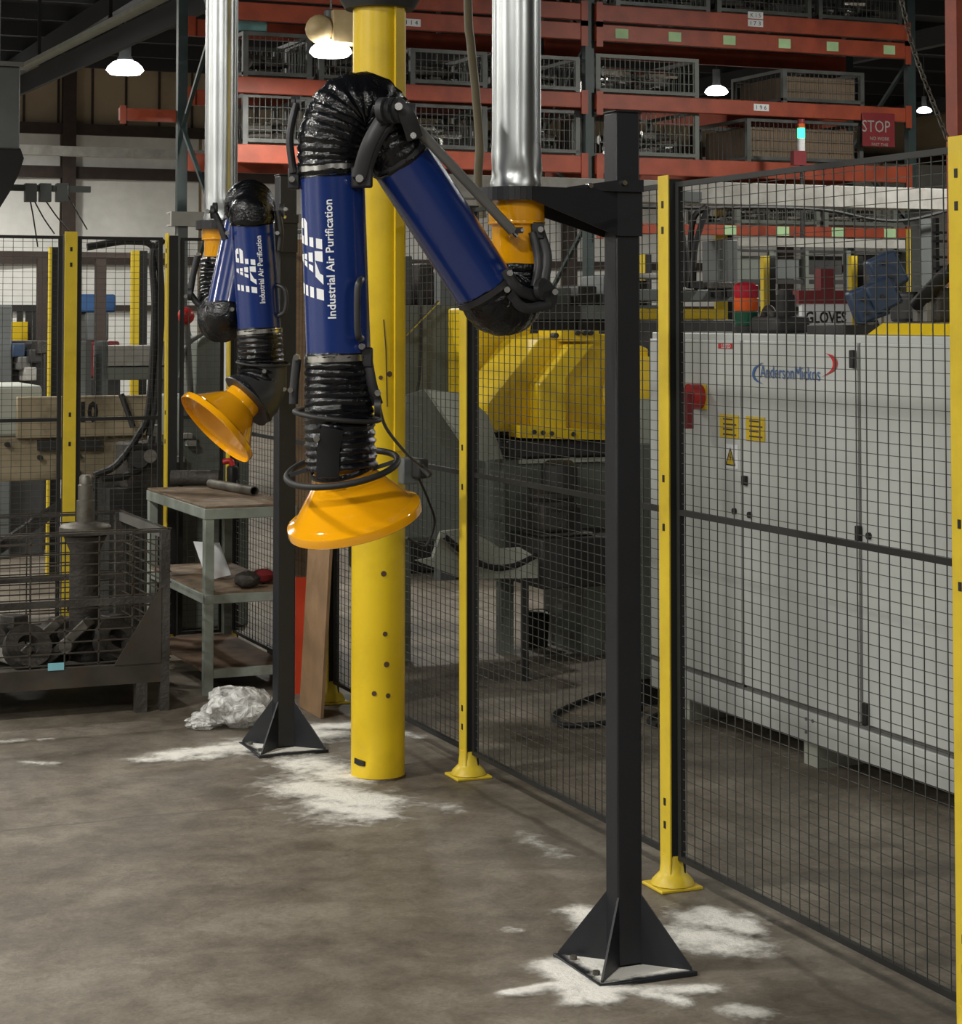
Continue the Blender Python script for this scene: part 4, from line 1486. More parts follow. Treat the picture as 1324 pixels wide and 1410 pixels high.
spots = [(95, 880, 0.26), (45, 895, 0.2), (205, 885, 0.2), (165, 890, 0.3), (135, 850, 0.5), (100, 860, 0.4), (215, 830, 0.75), (30, 850, 0.5)]
for k, ((px, py, f), lab) in enumerate(zip(spots, labs_c)):
    p = on_y(px, py, KY0 + 0.06 + f * 0.9)
    p.x = min(max(p.x, KX0 + 0.16), KX1 - 0.2)
    p.z = KZ0 + 0.055
    rz = random.uniform(-0.6, 0.6)
    mb = MB()
    if k in (1, 2):
        tilt = Vector((random.uniform(-0.5, 0.5), -0.8, 0.6))
        mb.lathe([(0.05, -0.03), (0.105, -0.03), (0.11, 0.0), (0.105, 0.03), (0.05, 0.03), (0.05, -0.03)], p, tilt, 22)
    elif k in (0, 5):
        a = p + UPV * 0.1
        mb.bar(a - RGT * 0.1 - UPV * 0.08, a + RGT * 0.09 + UPV * 0.1, 0.15, 0.045)
        mb.cyl(a - FWD * 0.09, a + FWD * 0.06, 0.035, n=14)
    elif k == 7:
        mb.bar(p - RGT * 0.14 + UPV * 0.12, p + RGT * 0.14 + UPV * 0.02, 0.22, 0.012)
    else:
        mb.box(p + UPV * 0.08, (0.2, 0.16, 0.13), rz)
        mb.cyl(p + UPV * 0.10 - FWD * 0.12, p + UPV * 0.13 + FWD * 0.1, 0.055, n=14)
        mb.box(p + UPV * 0.14 + RGT * 0.06, (0.09, 0.1, 0.10), rz + 0.5)
    zmn = min(v.z for v in mb.v)
    for v in mb.v: v.z += KZ0 + 0.0502 - zmn
    p = p + settle(mb)
    o = mb.build('casting', LTGREY if k == 7 else (DSTEEL if k in (0, 5) else CAST), None, bevel=0.006 if k not in (1, 2) else 0)
    recenter(o, p)
    tag(o, lab, 'casting', 'castings in the wire basket')
p = on_y(77, 918, KY0 - 0.003)
o = MB().box(p, (0.07, 0.003, 0.032)).build('tag_label', CYANL, bpy.data.objects['wire_basket'], smooth=False)
o = bpy.data.objects[o.name]
o.data.transform(Matrix.Identity(4))

# ------------------------------------------------------------------ beige machine behind the short fence
MY = FENCE_Y + 0.9
x0, x1 = on_y(-60, 600, MY).x, on_y(232, 600, MY).x
zt, zm, zb = on_y(120, 545, MY).z, on_y(120, 600, MY).z, on_y(120, 660, MY).z
t = thing('beige_machine', 'worn beige machine bed with black stencilled J10 behind the mesh fence', 'machine', ((x0 + x1) / 2, MY + 0.4, 0))
bd = MB().mm(x0, x1, MY + 0.02, MY + 0.8, zb, zm).build('bed', BEIGE, t, bevel=0.01)
pn = MB().mm(on_y(22, 600, MY).x, on_y(212, 600, MY).x, MY - 0.03, MY + 0.02, zm - 0.005, zt).build('front_plate', BEIGE, t, bevel=0.006)
MB().mm(x0, on_y(60, 600, MY).x, MY + 0.04, MY + 0.7, zm, zt + 0.06).build('guard_cover', MLIGHT, t, bevel=0.02)
xm = on_y(116, 572, MY).x
flat_text('lettering', 'J10', BLACKP, pn, on_y(116, 571, MY - 0.033), (1, 0, 0), (0, 0, 1), width=0.155, size=0.145, bold=0.007)
for px, py in ((50, 592), (120, 590), (10, 612), (55, 630), (108, 627), (107, 650), (160, 575)):
    p = on_y(px, py, MY - 0.0)
    MB().cyl(p - Vector((0, 0.02, 0)), p + Vector((0, 0.03, 0)), 0.014, n=10).build('bolt_hole', DKBOX, bd)
MB().mm(on_y(52, 600, MY).x, on_y(138, 600, MY).x, MY - 0.02, MY + 0.02, zm - 0.075, zm - 0.02).build('slide_way', DKBOX, t)
for xx in (x0 + 0.1, x1 - 0.25):
    MB().mm(xx, xx + 0.15, MY + 0.1, MY + 0.7, 0, zb).build('pedestal', DKBOX, t)
MB().bar((x0 + 0.1, MY + 0.2, 0.35), (x1 - 0.4, MY + 0.2, zb - 0.05), 0.06, 0.06).build('brace', CAST, t)
# black lever standing on the bed
pl = on_y(168, 548, MY - 0.06)
MB().cyl(on_y(167, 543, MY - 0.05), on_y(183, 588, MY - 0.1), 0.017, n=12).build('lever', RUBBER, t)
# dark drive unit at its right end
t = thing('drive_unit', 'dark greasy drive unit with hoses at the end of the beige machine', 'machine', (on_y(190, 700, MY - 0.2).x, MY - 0.2, 0))
p = on_y(195, 640, MY - 0.25)
MB().box((p.x, p.y, p.z), (0.24, 0.2, 0.26), 0.2).build('gear_case', CAST, t, bevel=0.02)
MB().cyl(on_y(192, 632, MY - 0.42), on_y(192, 632, MY - 0.3), 0.05, n=20).build('pulley', DKBOX, t)
MB().cyl(on_y(207, 628, MY - 0.45), on_y(207, 628, MY - 0.32), 0.036, n=20).build('pulley', DSTEEL, t)
MB().mm(p.x - 0.2, p.x + 0.19, p.y - 0.1, p.y + 0.1, 0, p.z - 0.12).build('pedestal', DKBOX, t)
MB().box(on_y(213, 596, MY - 0.2), (0.07, 0.06, 0.09), 0).build('valve', LTGREY, t, bevel=0.005)
for path in ([(130, 655), (160, 640), (190, 600), (205, 560), (213, 430), (210, 350), (225, 330)], [(140, 660), (175, 655), (200, 640), (210, 600)], [(205, 600), (215, 540), (222, 420), (214, 345), (180, 332), (120, 340)]):
    pts = [on_y(a, b, MY - 0.35) for a, b in path]
    MB().sweep(bez(pts, 8), 0.02, 8).build('hose', RUBBER, t)
# grey guarded machine behind (between the two arms)
MY2 = FENCE_Y + 0.7
t = thing('grey_machine', 'grey machine column with rounded cover behind the far fume arm', 'machine', (on_y(300, 700, MY2).x, MY2 + 0.3, 0))
q0, q1 = on_y(246, 660, MY2), on_y(345, 470, MY2)
MB().mm(q0.x, q1.x, MY2, MY2 + 0.5, 0, on_y(300, 545, MY2).z).build('body', MGREY, t, bevel=0.02)
cxs = [on_y(a, 470, MY2).x for a in (272, 305)]
zz = [on_y(290, a, MY2).z for a in (545, 462)]
poly = [(cxs[0], MY2 + 0.02, zz[0]), (cxs[1], MY2 + 0.02, zz[0])] + [((cxs[0] + cxs[1]) / 2 + (cxs[1] - cxs[0]) / 2 * math.cos(PI * i / 10), MY2 + 0.02, zz[1] - 0.06 + 0.06 * math.sin(PI * i / 10)) for i in range(11)]
MB().prism(poly, (0, 0.3, 0)).build('rounded_cover', MGREY, t, bevel=0.01)
for px, py in ((257, 600), (262, 610), (246, 632)):
    MB().box(on_y(px, py, MY2 - 0.03), (0.05, 0.06, 0.03)).build('switch', LTGREY, t)
MB().sweep(bez([on_y(a, b, MY2 - 0.02) for a, b in ((248, 520), (255, 480), (275, 462), (290, 455))], 8), 0.012, 8).build('conduit', GREYROD, t)
MB().ball(on_y(256, 435, MY2 - 0.05), 0.05, 12).build('red_knob', RED, t)
MB().cyl(on_y(256, 435, MY2 - 0.05), on_y(262, 545, MY2 + 0.05), 0.02, n=10).build('stalk', GREYROD, t)

t = thing('hardboard_sheet', 'tall brown hardboard sheet standing behind the mesh fence by the far stand', 'board', (FX + 0.35, FENCE_Y - 0.9, 0))
a, b = on_y(385, 600, FENCE_Y - 0.55), on_y(452, 600, FENCE_Y - 0.55)
MB().mm(FX + 0.08, b.x + 0.05, FENCE_Y - 0.55, FENCE_Y - 0.53, 0.06, on_y(400, 330, FENCE_Y - 0.5).z).build('sheet', PLY, t, smooth=False)
for x in (FX + 0.1, b.x):
    MB().mm(x, x + 0.04, FENCE_Y - 0.53, FENCE_Y - 0.3, 0, 0.06).build('foot', DKBOX, t)
MB().mm(FX + 0.1, FX + 0.14, FENCE_Y - 0.53, FENCE_Y - 0.49, 0.06, 2.0).build('batten', RUST, t)
# ------------------------------------------------------------------ more of the bay behind the short fence
def far_post(px, ytop, ybot, y, wpx, label):
    a, b = on_y(px - wpx / 2, ytop, y), on_y(px + wpx / 2, ytop, y)
    t = thing('guard_post', label, 'post', ((a.x + b.x) / 2, y, 0), 'far yellow guard posts')
    MB().mm(a.x, b.x, y, y + 0.05, 0.0, a.z).build('upright', YPOST, t)
    MB().mm(b.x, b.x + 0.06, y + 0.01, y + 0.05, 0.0, a.z).build('back_channel', MESHB, t)
    MB().mm(a.x - 0.05, b.x + 0.06, y - 0.05, y + 0.1, 0, 0.02).build('foot_plate', YPOST, t)
    return t


far_post(70, 340, 540, FENCE_Y + 3.2, 3, 'thin far yellow guard post left of the broad fence post')
far_post(187, 345, 540, FENCE_Y + 3.6, 10, 'far yellow guard post above the beige machine lettering')
far_post(226, 390, 500, FENCE_Y + 3.9, 6, 'far dull yellow guard post behind the black hoses')
t = thing('roller_conveyor', 'grey two tier conveyor frame beyond the beige machine', 'conveyor', (on_y(175, 500, FENCE_Y + 2.8).x, FENCE_Y + 2.9, 0))
yy = FENCE_Y + 2.8
for py0, py1 in ((476, 500), (503, 516)):
    a, b = on_y(142, py0, yy), on_y(236, py1 + 6, yy)
    MB().mm(a.x, b.x, yy, yy + 0.3, b.z, a.z).build('side_beam', LTGREY if py0 < 500 else MGREY, t, bevel=0.005)
for px in (122, 145, 230):
    a, b = on_y(px - 4, 470, yy), on_y(px + 4, 470, yy)
    MB().mm(a.x, b.x, yy, yy + 0.25, 0, a.z).build('leg', GREYBOX, t)
t = thing('blue_press', 'blue topped machine far behind the mesh fence', 'machine', (on_y(128, 420, FENCE_Y + 6).x, FENCE_Y + 6.2, 0))
yy = FENCE_Y + 6
for x0p, x1p, y0p, y1p, mm_, nm in ((105, 160, 405, 430, MBLUE, 'cover'), (118, 150, 430, 470, GREYBOX, 'body'), (105, 165, 470, 520, DRED, 'base'), (105, 165, 520, 700, DKBOX, 'plinth')):
    a, b = on_y(x0p, y0p, yy), on_y(x1p, y1p, yy)
    MB().mm(a.x, b.x, yy, yy + 0.5, 0 if nm == 'plinth' else max(0, b.z), a.z).build(nm, mm_, t, bevel=0.02)
t = thing('yellow_guard_rail', 'low yellow slatted guard far behind the broad fence post', 'guard rail', (on_y(38, 460, FENCE_Y + 7).x, FENCE_Y + 7, 0))
yy = FENCE_Y + 7
a, b = on_y(15, 443, yy), on_y(38, 470, yy)
MB().mm(a.x, b.x, yy, yy + 0.06, b.z, a.z).build('plate', YROBOT, t)
for px in (15, 30, 42, 52, 62):
    a = on_y(px, 422, yy)
    MB().mm(a.x - 0.025, a.x + 0.025, yy + 0.06, yy + 0.1, 0, a.z).build('upright', DKBOX, t)
a, b = on_y(10, 420, yy), on_y(64, 424, yy)
MB().mm(a.x, b.x, yy + 0.05, yy + 0.11, b.z - 0.03, a.z).build('top_rail', DKBOX, t)
t = thing('machine_cabinet', 'dark machine cabinet far behind the left mesh panel', 'cabinet', (on_y(40, 520, FENCE_Y + 4.5).x, FENCE_Y + 4.7, 0))
yy = FENCE_Y + 4.5
a, b = on_y(-60, 420, yy), on_y(14, 700, yy)
MB().mm(a.x, b.x, yy, yy + 0.6, 0, a.z).build('body', GREYBOX, t, bevel=0.01)
a, b = on_y(14, 470, yy), on_y(66, 700, yy)
MB().mm(a.x, b.x, yy + 0.1, yy + 0.6, 0, a.z).build('side_body', DKBOX, t, bevel=0.02)
for px, py, mm_ in ((30, 500, GREYROD), (38, 515, LTGREY), (22, 482, LBLUE), (56, 478, CAST), (45, 490, DKBOX)):
    MB().box(on_y(px, py, yy + 0.05), (0.1, 0.1, 0.1), 0.3).build('fitting', mm_, t, bevel=0.01)
# overhead crossbar in the far bay
for px0, px1, py0, py1, y, mm_, nm, lab in ((0, 236, 345, 356, FENCE_Y + 5.0, BROWN, 'pipe_rail', 'dark horizontal rail in the far bay behind the broad fence post'),):
    a, b = on_y(px0 - 40, py0, y), on_y(px1 + 20, py1, y)
    t = thing(nm, lab, 'rail', (a.x, y, 0))
    MB().mm(a.x, b.x, y, y + 0.08, b.z, a.z).build('beam', mm_, t)
    for px in (60, 140):
        c = on_y(px, py1, y)
        MB().mm(c.x - 0.04, c.x + 0.04, y + 0.01, y + 0.07, 0, c.z).build('leg', mm_, t)

# ------------------------------------------------------------------ overhead boxes at the left
yy = 13.0
a, b = on_y(-60, 88, yy), on_y(27, 205, yy)
t = thing('control_box', 'grey overhead control box hung at the left above a black bellows', 'control box', ((a.x + b.x) / 2, yy + 0.2, b.z))
MB().mm(a.x, b.x, yy, yy + 0.4, b.z, a.z).build('body', GREYBOX, t, bevel=0.01)
MB().mm(a.x, b.x + 0.02, yy - 0.02, yy + 0.42, a.z, a.z + 0.03).build('lid', GREYROD, t)
MB().prism([on_y(px, py, yy + 0.02) for px, py in ((-60, 204), (28, 204), (33, 218), (26, 240), (15, 262), (0, 286), (-60, 286))], (0, 0.3, 0)).build('bellows', RUBBER, t, smooth=False)
MB().mm(on_y(1, 0, yy).x, on_y(5, 0, yy).x, yy + 0.1, yy + 0.16, a.z + 0.03, CEIL - 0.3).build('hanger', GREYROD, t)
MB().mm(on_y(-55, 0, yy).x, on_y(-50, 0, yy).x, yy + 0.1, yy + 0.16, a.z + 0.03, CEIL - 0.3).build('hanger', GREYROD, t)
yy = 13.4
a, b = on_y(27, 254, yy), on_y(125, 265, yy)
t = thing('junction_rail', 'small dark junction boxes on a rail in front of the white sheeting', 'junction box', (a.x, yy, b.z))
MB().mm(a.x - 0.35, b.x, yy, yy + 0.04, b.z, a.z).build('rail', GREYBOX, t)
for px0, px1 in ((35, 51), (55, 71), (78, 94)):
    p, q = on_y(px0, 252, yy - 0.03), on_y(px1, 278, yy - 0.03)
    MB().mm(p.x, q.x, yy - 0.03, yy + 0.03, q.z, p.z).build('box', GREYBOX, t, bevel=0.004)
for path in ([(42, 278), (46, 300), (52, 340)], [(48, 278), (60, 300), (75, 322)], [(64, 278), (78, 298), (95, 318)], [(90, 262), (105, 290), (120, 316)]):
    MB().sweep(bez([on_y(*q, yy - 0.02) for q in path], 6), 0.005, 6).build('cable', RUBBER, t)
# long pale beam before the wall, and the crane rail under the roof
yy = 25.0
a, b = on_y(20, 201, yy), on_y(300, 216, yy)
t = thing('cable_tray', 'pale horizontal cable tray running before the back wall', 'cable tray', (a.x, yy, b.z))
zt_, zb_ = on_y(120, 202, yy).z, on_y(120, 215, yy).z
MB().mm(-2, b.x + 4, yy, yy + 0.15, zb_, zt_).build('tray', LTGREY, t)
for k in range(4):
    MB().mm((-1, 2, 7, 10)[k], (-1, 2, 7, 10)[k] + 0.05, yy + 0.05, yy + 0.1, zt_, CEIL - 0.4).build('hanger_rod', GREYROD, t)
zc = 5.0
a, b = ground(30, 94, zc), ground(212, 2, zc)
b = a + (b - a) * 1.6
t = thing('crane_rail', 'long dark crane rail with pale lit conduit under the roof', 'crane rail', a)
MB().bar(a, b, 0.14, 0.05, side=UPV.cross(b - a)).build('conduit', MLIGHT, t)
off = Vector((0.10, 0.02, -0.17))
MB().bar(a + off - (b - a).normalized() * 0.5, b + off, 0.06, 0.25, side=UPV.cross(b - a)).build('girder', ROOFM, t)
for k in range(3):
    q = a + (b - a) * (0.1 + 0.35 * k)
    MB().bar(q, Vector((q.x, q.y, CEIL - 0.3)), 0.04, 0.04).build('hanger', ROOFM, t)

# ------------------------------------------------------------------ pallet racks in the background
RY = on_y(840, 140, 1.0).y * 15.2
RY = 15.2
rx_r, rx_m = on_y(1256, 200, RY).x, on_y(812, 200, RY).x
bayw = rx_r - rx_m
up_x = [rx_m - bayw, rx_m, rx_r]
up_lab = ['rack upright behind the far galvanised duct', 'dark green rack upright between the two rack bays', 'dark green rack upright at the rack end by the stop sign']


def zpx(px, py, y):
    return on_y(px, py, y).z


for x, lab in zip(up_x, up_lab):
    t = thing('rack_upright', lab, 'rack upright', (x, RY + 0.5, 0), 'rack uprights')
    for y in (RY, RY + 1.0):
        MB().mm(x - 0.04, x + 0.04, y, y + 0.07, 0.01, 5.6).build('column', RACKG, t)
        MB().mm(x - 0.08, x + 0.08, y - 0.03, y + 0.1, 0, 0.01).build('foot', RACKG, t)
    for k in range(7):
        z0_, z1_ = 0.3 + k * 0.75, 0.3 + (k + 1) * 0.75
        MB().bar((x, RY + 0.05, z0_ if k % 2 else z1_), (x, RY + 1.0, z1_ if k % 2 else z0_), 0.03, 0.03).build('brace', RACKG, t)
levels = [(840, 8, 31, 'top'), (840, 35, 58, 'second'), (840, 130, 151, 'third'), (840, 216, 240, 'fourth'), (1100, 312, 326, 'lowest')]
LV = []
bay_names = ['left rack bay', 'right rack bay']
for px, y0p, y1p, nm in levels:
    z1_, z0_ = zpx(px, y0p, RY), zpx(px, y1p, RY)
    LV.append((z1_, z0_))
    for bi in range(2):
        if nm == 'lowest' and bi == 0:
            continue
        xa, xb = up_x[bi] + 0.04, up_x[bi + 1] - 0.04
        t = thing('rack_beam', 'orange %s rack beam across the front of the %s' % (nm, bay_names[bi]), 'rack beam', ((xa + xb) / 2, RY, z0_), 'orange rack beams')
        MB().mm(xa, xb, RY - 0.04, RY + 0.01, z0_, z1_).build('face', RACKO, t, bevel=0.006)
        for xe in (xa, xb - 0.06):
            MB().mm(xe, xe + 0.06, RY - 0.05, RY - 0.04, z0_ - 0.05, z1_ + 0.02).build('connector', RACKO, t)
        if nm == 'second' and bi == 1:
            for k in range(6):
                p = on_y([856, 929, 1004, 1080, 1146, 1224][k], 50, RY - 0.045)
                MB().mm(p.x - 0.06, p.x + 0.06, RY - 0.0445, RY - 0.041, z0_ + 0.03, z1_ - 0.03).build('green_tag', GREENT, t)
        if nm == 'lowest':
            for px_ in (1005, 1078, 1153, 1225):
                p = on_y(px_, 320, RY - 0.045)
                MB().mm(p.x - 0.06, p.x + 0.06, RY - 0.0445, RY - 0.041, z0_ + 0.005, z1_ - 0.005).build('green_tag', GREENT, t)
        tags = {('top', 1): [(1040, 21, 'K 1 5'), (1040, 32, 'I 7 3')], ('third', 1): [(1048, 148, '1 9 6')], ('second', 0): [(567, 31, '1 1 4')]}.get((nm, bi), [])
        for px_, py_, tx in tags:
            p = on_y(px_, py_, RY - 0.045)
            lb = MB().mm(p.x - 0.075, p.x + 0.075, RY - 0.0445, RY - 0.041, p.z - 0.03, p.z + 0.03).build('paper_tag', WPAPER, t)
            flat_text('lettering', tx, BLACKP, lb, (p.x, RY - 0.0455, p.z), (1, 0, 0), (0, 0, 1), width=0.10, size=0.05)
    # rear beams
    for bi in range(2):
        if nm in ('third', 'fourth', 'second'):
            xa, xb = up_x[bi] + 0.04, up_x[bi + 1] - 0.04
            t = thing('rack_beam', 'orange rear rack beam of the %s level in the %s' % (nm, bay_names[bi]), 'rack beam', ((xa + xb) / 2, RY + 1.03, z0_), 'rear rack beams')
            MB().mm(xa, xb, RY + 1.0, RY + 1.05, z0_, z1_).build('face', RACKO, t)
            MB().mm(xa, xa + 0.06, RY + 0.985, RY + 1.0, z0_, z1_ + 0.02).build('connector', RACKO, t)


# wire baskets with parts on the rack levels
def rack_basket(x0, x1, zb, h, fill, lab, frame=DSTEEL, y0=None):
    y0 = RY + 0.02 if y0 is None else y0
    y1 = y0 + 0.9
    t = thing('storage_basket', lab, 'basket', ((x0 + x1) / 2, y0 + 0.45, zb), 'wire baskets on the racks')
    MB().mm(x0, x1, y0, y1, zb + 0.02, zb + 0.045).build('floor_plate', DKBOX, t)
    for x in (x0, x1 - 0.04):
        for y in (y0, y1 - 0.04):
            MB().mm(x, x + 0.04, y, y + 0.04, zb, zb + h).build('corner_post', frame, t)
    for y in (y0, y1 - 0.03):
        for z in (zb + 0.02, zb + h - 0.03):
            MB().mm(x0 + 0.04, x1 - 0.04, y, y + 0.03, z, z + 0.03).build('rail', frame, t)
    for x in (x0, x1 - 0.03):
        MB().mm(x, x + 0.03, y0 + 0.04, y1 - 0.04, zb + h - 0.03, zb + h).build('rail', frame, t)
    mb = MB()
    k = int((x1 - x0) / 0.045)
    for i in range(1, k):
        x = x0 + (x1 - x0) * i / k
        mb.wire((x, y0 + 0.015, zb + 0.03), (x, y0 + 0.015, zb + h), 0.0022)
        mb.wire((x, y1 - 0.015, zb + 0.03), (x, y1 - 0.015, zb + h), 0.0022)
    for j in range(1, int(h / 0.09)):
        z = zb + 0.03 + j * 0.09
        mb.wire((x0, y0 + 0.015, z), (x1, y0 + 0.015, z), 0.0022)
    for i in range(1, 12):
        y = y0 + 0.9 * i / 12
        mb.wire((x0 + 0.015, y, zb + 0.03), (x0 + 0.015, y, zb + h), 0.0022)
        mb.wire((x1 - 0.015, y, zb + 0.03), (x1 - 0.015, y, zb + h), 0.0022)
    mb.build('wire_mesh', frame, t, smooth=False, kind='stuff')
    if fill == 'box':
        o = MB().mm(x0 + 0.06, x1 - 0.06, y0 + 0.06, y1 - 0.06, zb + 0.046, zb + h * 0.82).build('cardboard_carton', CARD, None, bevel=0.01)
        recenter(o, ((x0 + x1) / 2, y0 + 0.45, zb + 0.046))
        tag(o, lab.replace('wire basket', 'cardboard carton inside the basket'), 'carton', 'cartons in rack baskets')
    elif fill:
        mb = MB()
        for _ in range(int((70 if fill == 'chrome' else 40) * (x1 - x0))):
            rr = random.uniform(0.02, 0.045 if fill == 'chrome' else 0.038)
            lay = random.choice((0, 0, 1, 1, 2)) if h > 0.3 else random.choice((0, 0, 1))
            p = Vector((random.uniform(x0 + 0.17, x1 - 0.17), random.uniform(y0 + 0.15, y1 - 0.16), zb + 0.046 + rr + lay * 0.062))
            an = random.uniform(-0.5, 0.5)
            d = Vector((math.cos(an), math.sin(an), 0)) * random.uniform(0.05, 0.11)
            mb.cyl(p - d, p + d, rr, n=8)
        o = mb.build('metal_parts', STEEL if fill == 'chrome' else DSTEEL, None)
        recenter(o, ((x0 + x1) / 2, y0 + 0.45, zb + 0.046))
        tag(o, lab.replace('wire basket', 'heap of loose metal parts inside the basket'), 'metal parts', kind='stuff')
    return t


xr = lambda px: on_y(px, 200, RY).x
z_top, z_3, z_4 = LV[0][0], LV[2][0], LV[3][0]
for a, b, z, h, fill, lab, fr_ in (
        (335, 430, z_3, 0.36, 'dull', 'wire basket on the third beam left of the near fume arm', BASKG),
        (440, 560, z_3, 0.36, 'dull', 'wire basket on the third beam behind the fume arm elbow', BASKG),
        (566, 672, z_3, 0.30, 'dull', 'wire basket on the third beam between column and duct', BASKG),
        (680, 800, z_3, 0.30, 'dull', 'wire basket on the third beam behind the near duct', BASKG),
        (822, 964, z_3, 0.34, 'chrome', 'pale framed wire basket of chrome parts on the third beam', MGREY),
        (1080, 1192, z_3, 0.30, 'box', 'wire basket holding a carton on the third beam near the rack end', BASKG),
        (335, 430, z_4, 0.40, 'dull', 'wire basket on the fourth beam left of the near fume arm', BASKG),
        (440, 560, z_4, 0.40, 'dull', 'wire basket on the fourth beam behind the lower blue tube', BASKG),
        (566, 672, z_4, 0.38, 'chrome', 'wire basket of bright fittings on the fourth beam between column and duct', BASKG),
        (680, 800, z_4, 0.38, 'chrome', 'wire basket of bright fittings on the fourth beam behind the near duct', BASKG),
        (852, 964, z_4, 0.42, 'chrome', 'pale framed wire basket of chrome parts on the fourth beam', MGREY),
        (1015, 1130, LV[4][0], 0.26, 'dull', 'wire basket on the lowest beam behind the overhead beam', MGREY),
        (1136, 1236, LV[4][0], 0.26, 'dull', 'wire basket on the lowest beam at the rack end', MGREY),
        (1030, 1190, z_4, 0.38, 'box', 'wire basket holding a carton on the fourth beam above the green lamp', BASKG),
        (850, 980, z_top, 0.4, 'chrome', 'wire basket on the top beam left of the paper tags', BASKG),
        (990, 1120, z_top, 0.4, 'dull', 'wire basket on the top beam above the paper tags', BASKG),
        (1130, 1245, z_top, 0.4, 'chrome', 'wire basket on the top beam at the rack end', BASKG)):
    rack_basket(xr(a), xr(b), z + 0.002, h, fill, lab, fr_)
p = on_y(352, 105, RY + 0.3)
o = MB().mm(xr(330), xr(370), RY + 0.05, RY + 0.3, z_3 + 0.37, z_3 + 0.47).build('plastic_crate', TEAL, None, bevel=0.01)
recenter(o, (xr(350), RY + 0.2, z_3 + 0.37))
tag(o, 'small teal plastic crate on top of a rack basket by the far duct', 'crate')

# separate rack end at the left, one orange beam and its frame
yy = RY + 1.08
a, b = on_y(165, 145, yy), on_y(240, 168, yy)
t = thing('rack_beam', 'short orange rack beam end sticking out left of the far duct', 'rack beam', (a.x, yy, b.z), 'orange rack beams')
MB().mm(a.x, up_x[0] + 0.04, yy, yy + 0.05, b.z, a.z - 0.02).build('face', RACKO, t)
MB().mm(a.x, a.x + 0.05, yy - 0.01, yy, b.z - 0.03, a.z).build('connector', RACKO, t)
# grey channel by the far stand
yy = 11.95
a, b = on_y(236, 291, yy), on_y(420, 314, yy)
t = thing('grey_channel', 'pale grey steel channel beam behind the far fume arm collar', 'beam', (a.x, yy, b.z))
MB().mm(a.x, b.x + 0.2, yy, yy + 0.03, b.z, a.z).build('web', LTGREY, t)
MB().mm(a.x, b.x + 0.2, yy + 0.03, yy + 0.12, b.z, b.z + 0.01).build('flange', LTGREY, t)
MB().mm(a.x, b.x + 0.2, yy + 0.03, yy + 0.12, a.z - 0.01, a.z).build('flange', LTGREY, t)
for x in (a.x + 0.05, b.x + 0.1):
    MB().mm(x, x + 0.06, yy + 0.03, yy + 0.09, 0, b.z).build('leg', GREYBOX, t)

# ------------------------------------------------------------------ grey cabinets on the right
cf = ground(938, 961, 0.1)
GX = cf.x
gy1 = on_x(893, 800, GX).y
s1, s2 = on_x(1021, 700, GX).y, on_x(1183, 700, GX).y
gy0 = s2 - (s1 - s2)
GZ0, GZ1 = 0.10, on_x(960, 458, GX).z
cab = thing('electrical_cabinet', 'long light grey electrical cabinet with three doors behind the mesh fence', 'cabinet', (GX + 0.3, (gy0 + gy1) / 2, 0))
MB().mm(GX + 0.02, GX + 0.62, gy0, gy1, GZ0, GZ1).build('body', CAB, cab, bevel=0.006)
GZD = on_x(1027, 948, GX).z
doors = []
for ya, yb in ((s1, gy1), (s2, s1), (gy0, s2)):
    dd = MB().mm(GX, GX + 0.02, ya + 0.012, yb - 0.012, GZD + 0.012, GZ1 - 0.03).build('door', CAB, cab, bevel=0.004)
    doors.append(dd)
MB().mm(GX + 0.002, GX + 0.02, gy0 + 0.005, gy1 - 0.005, GZ0 + 0.005, GZD - 0.012).build('plinth_panel', CAB, cab, bevel=0.003)
for y in (s1, s2):
    MB().mm(GX + 0.012, GX + 0.021, y - 0.0125, y + 0.0125, GZD, GZ1 - 0.03).build('door_seam', CABDK, cab, smooth=False)
MB().mm(GX + 0.012, GX + 0.021, gy0, gy1, GZD - 0.0125, GZD + 0.0125).build('door_seam', CABDK, cab, smooth=False)
for y in (gy0 + 0.15, (gy0 + gy1) / 2, gy1 - 0.25):
    MB().mm(GX + 0.04, GX + 0.6, y - 0.05, y + 0.05, 0, GZ0).build('foot', MLIGHT, cab)


def on_cab(px, py, out=0.004):
    return on_x(px, py, GX - out)


XR, ZU = Vector((0, -1, 0)), UPV     # reading direction on the cabinet face


def cab_plate(name, px0, px1, py0, py1, m, parent, th=0.003, bev=0.0):
    a, b = on_cab(px0, (py0 + py1) / 2), on_cab(px1, (py0 + py1) / 2)
    mid = on_cab((px0 + px1) / 2, (py0 + py1) / 2)
    hh = (on_cab((px0 + px1) / 2, py0).z - on_cab((px0 + px1) / 2, py1).z)
    return MB().mm(GX - th, GX - 0.0002, a.y, b.y, mid.z - hh / 2, mid.z + hh / 2).build(name, m, parent, bevel=bev)


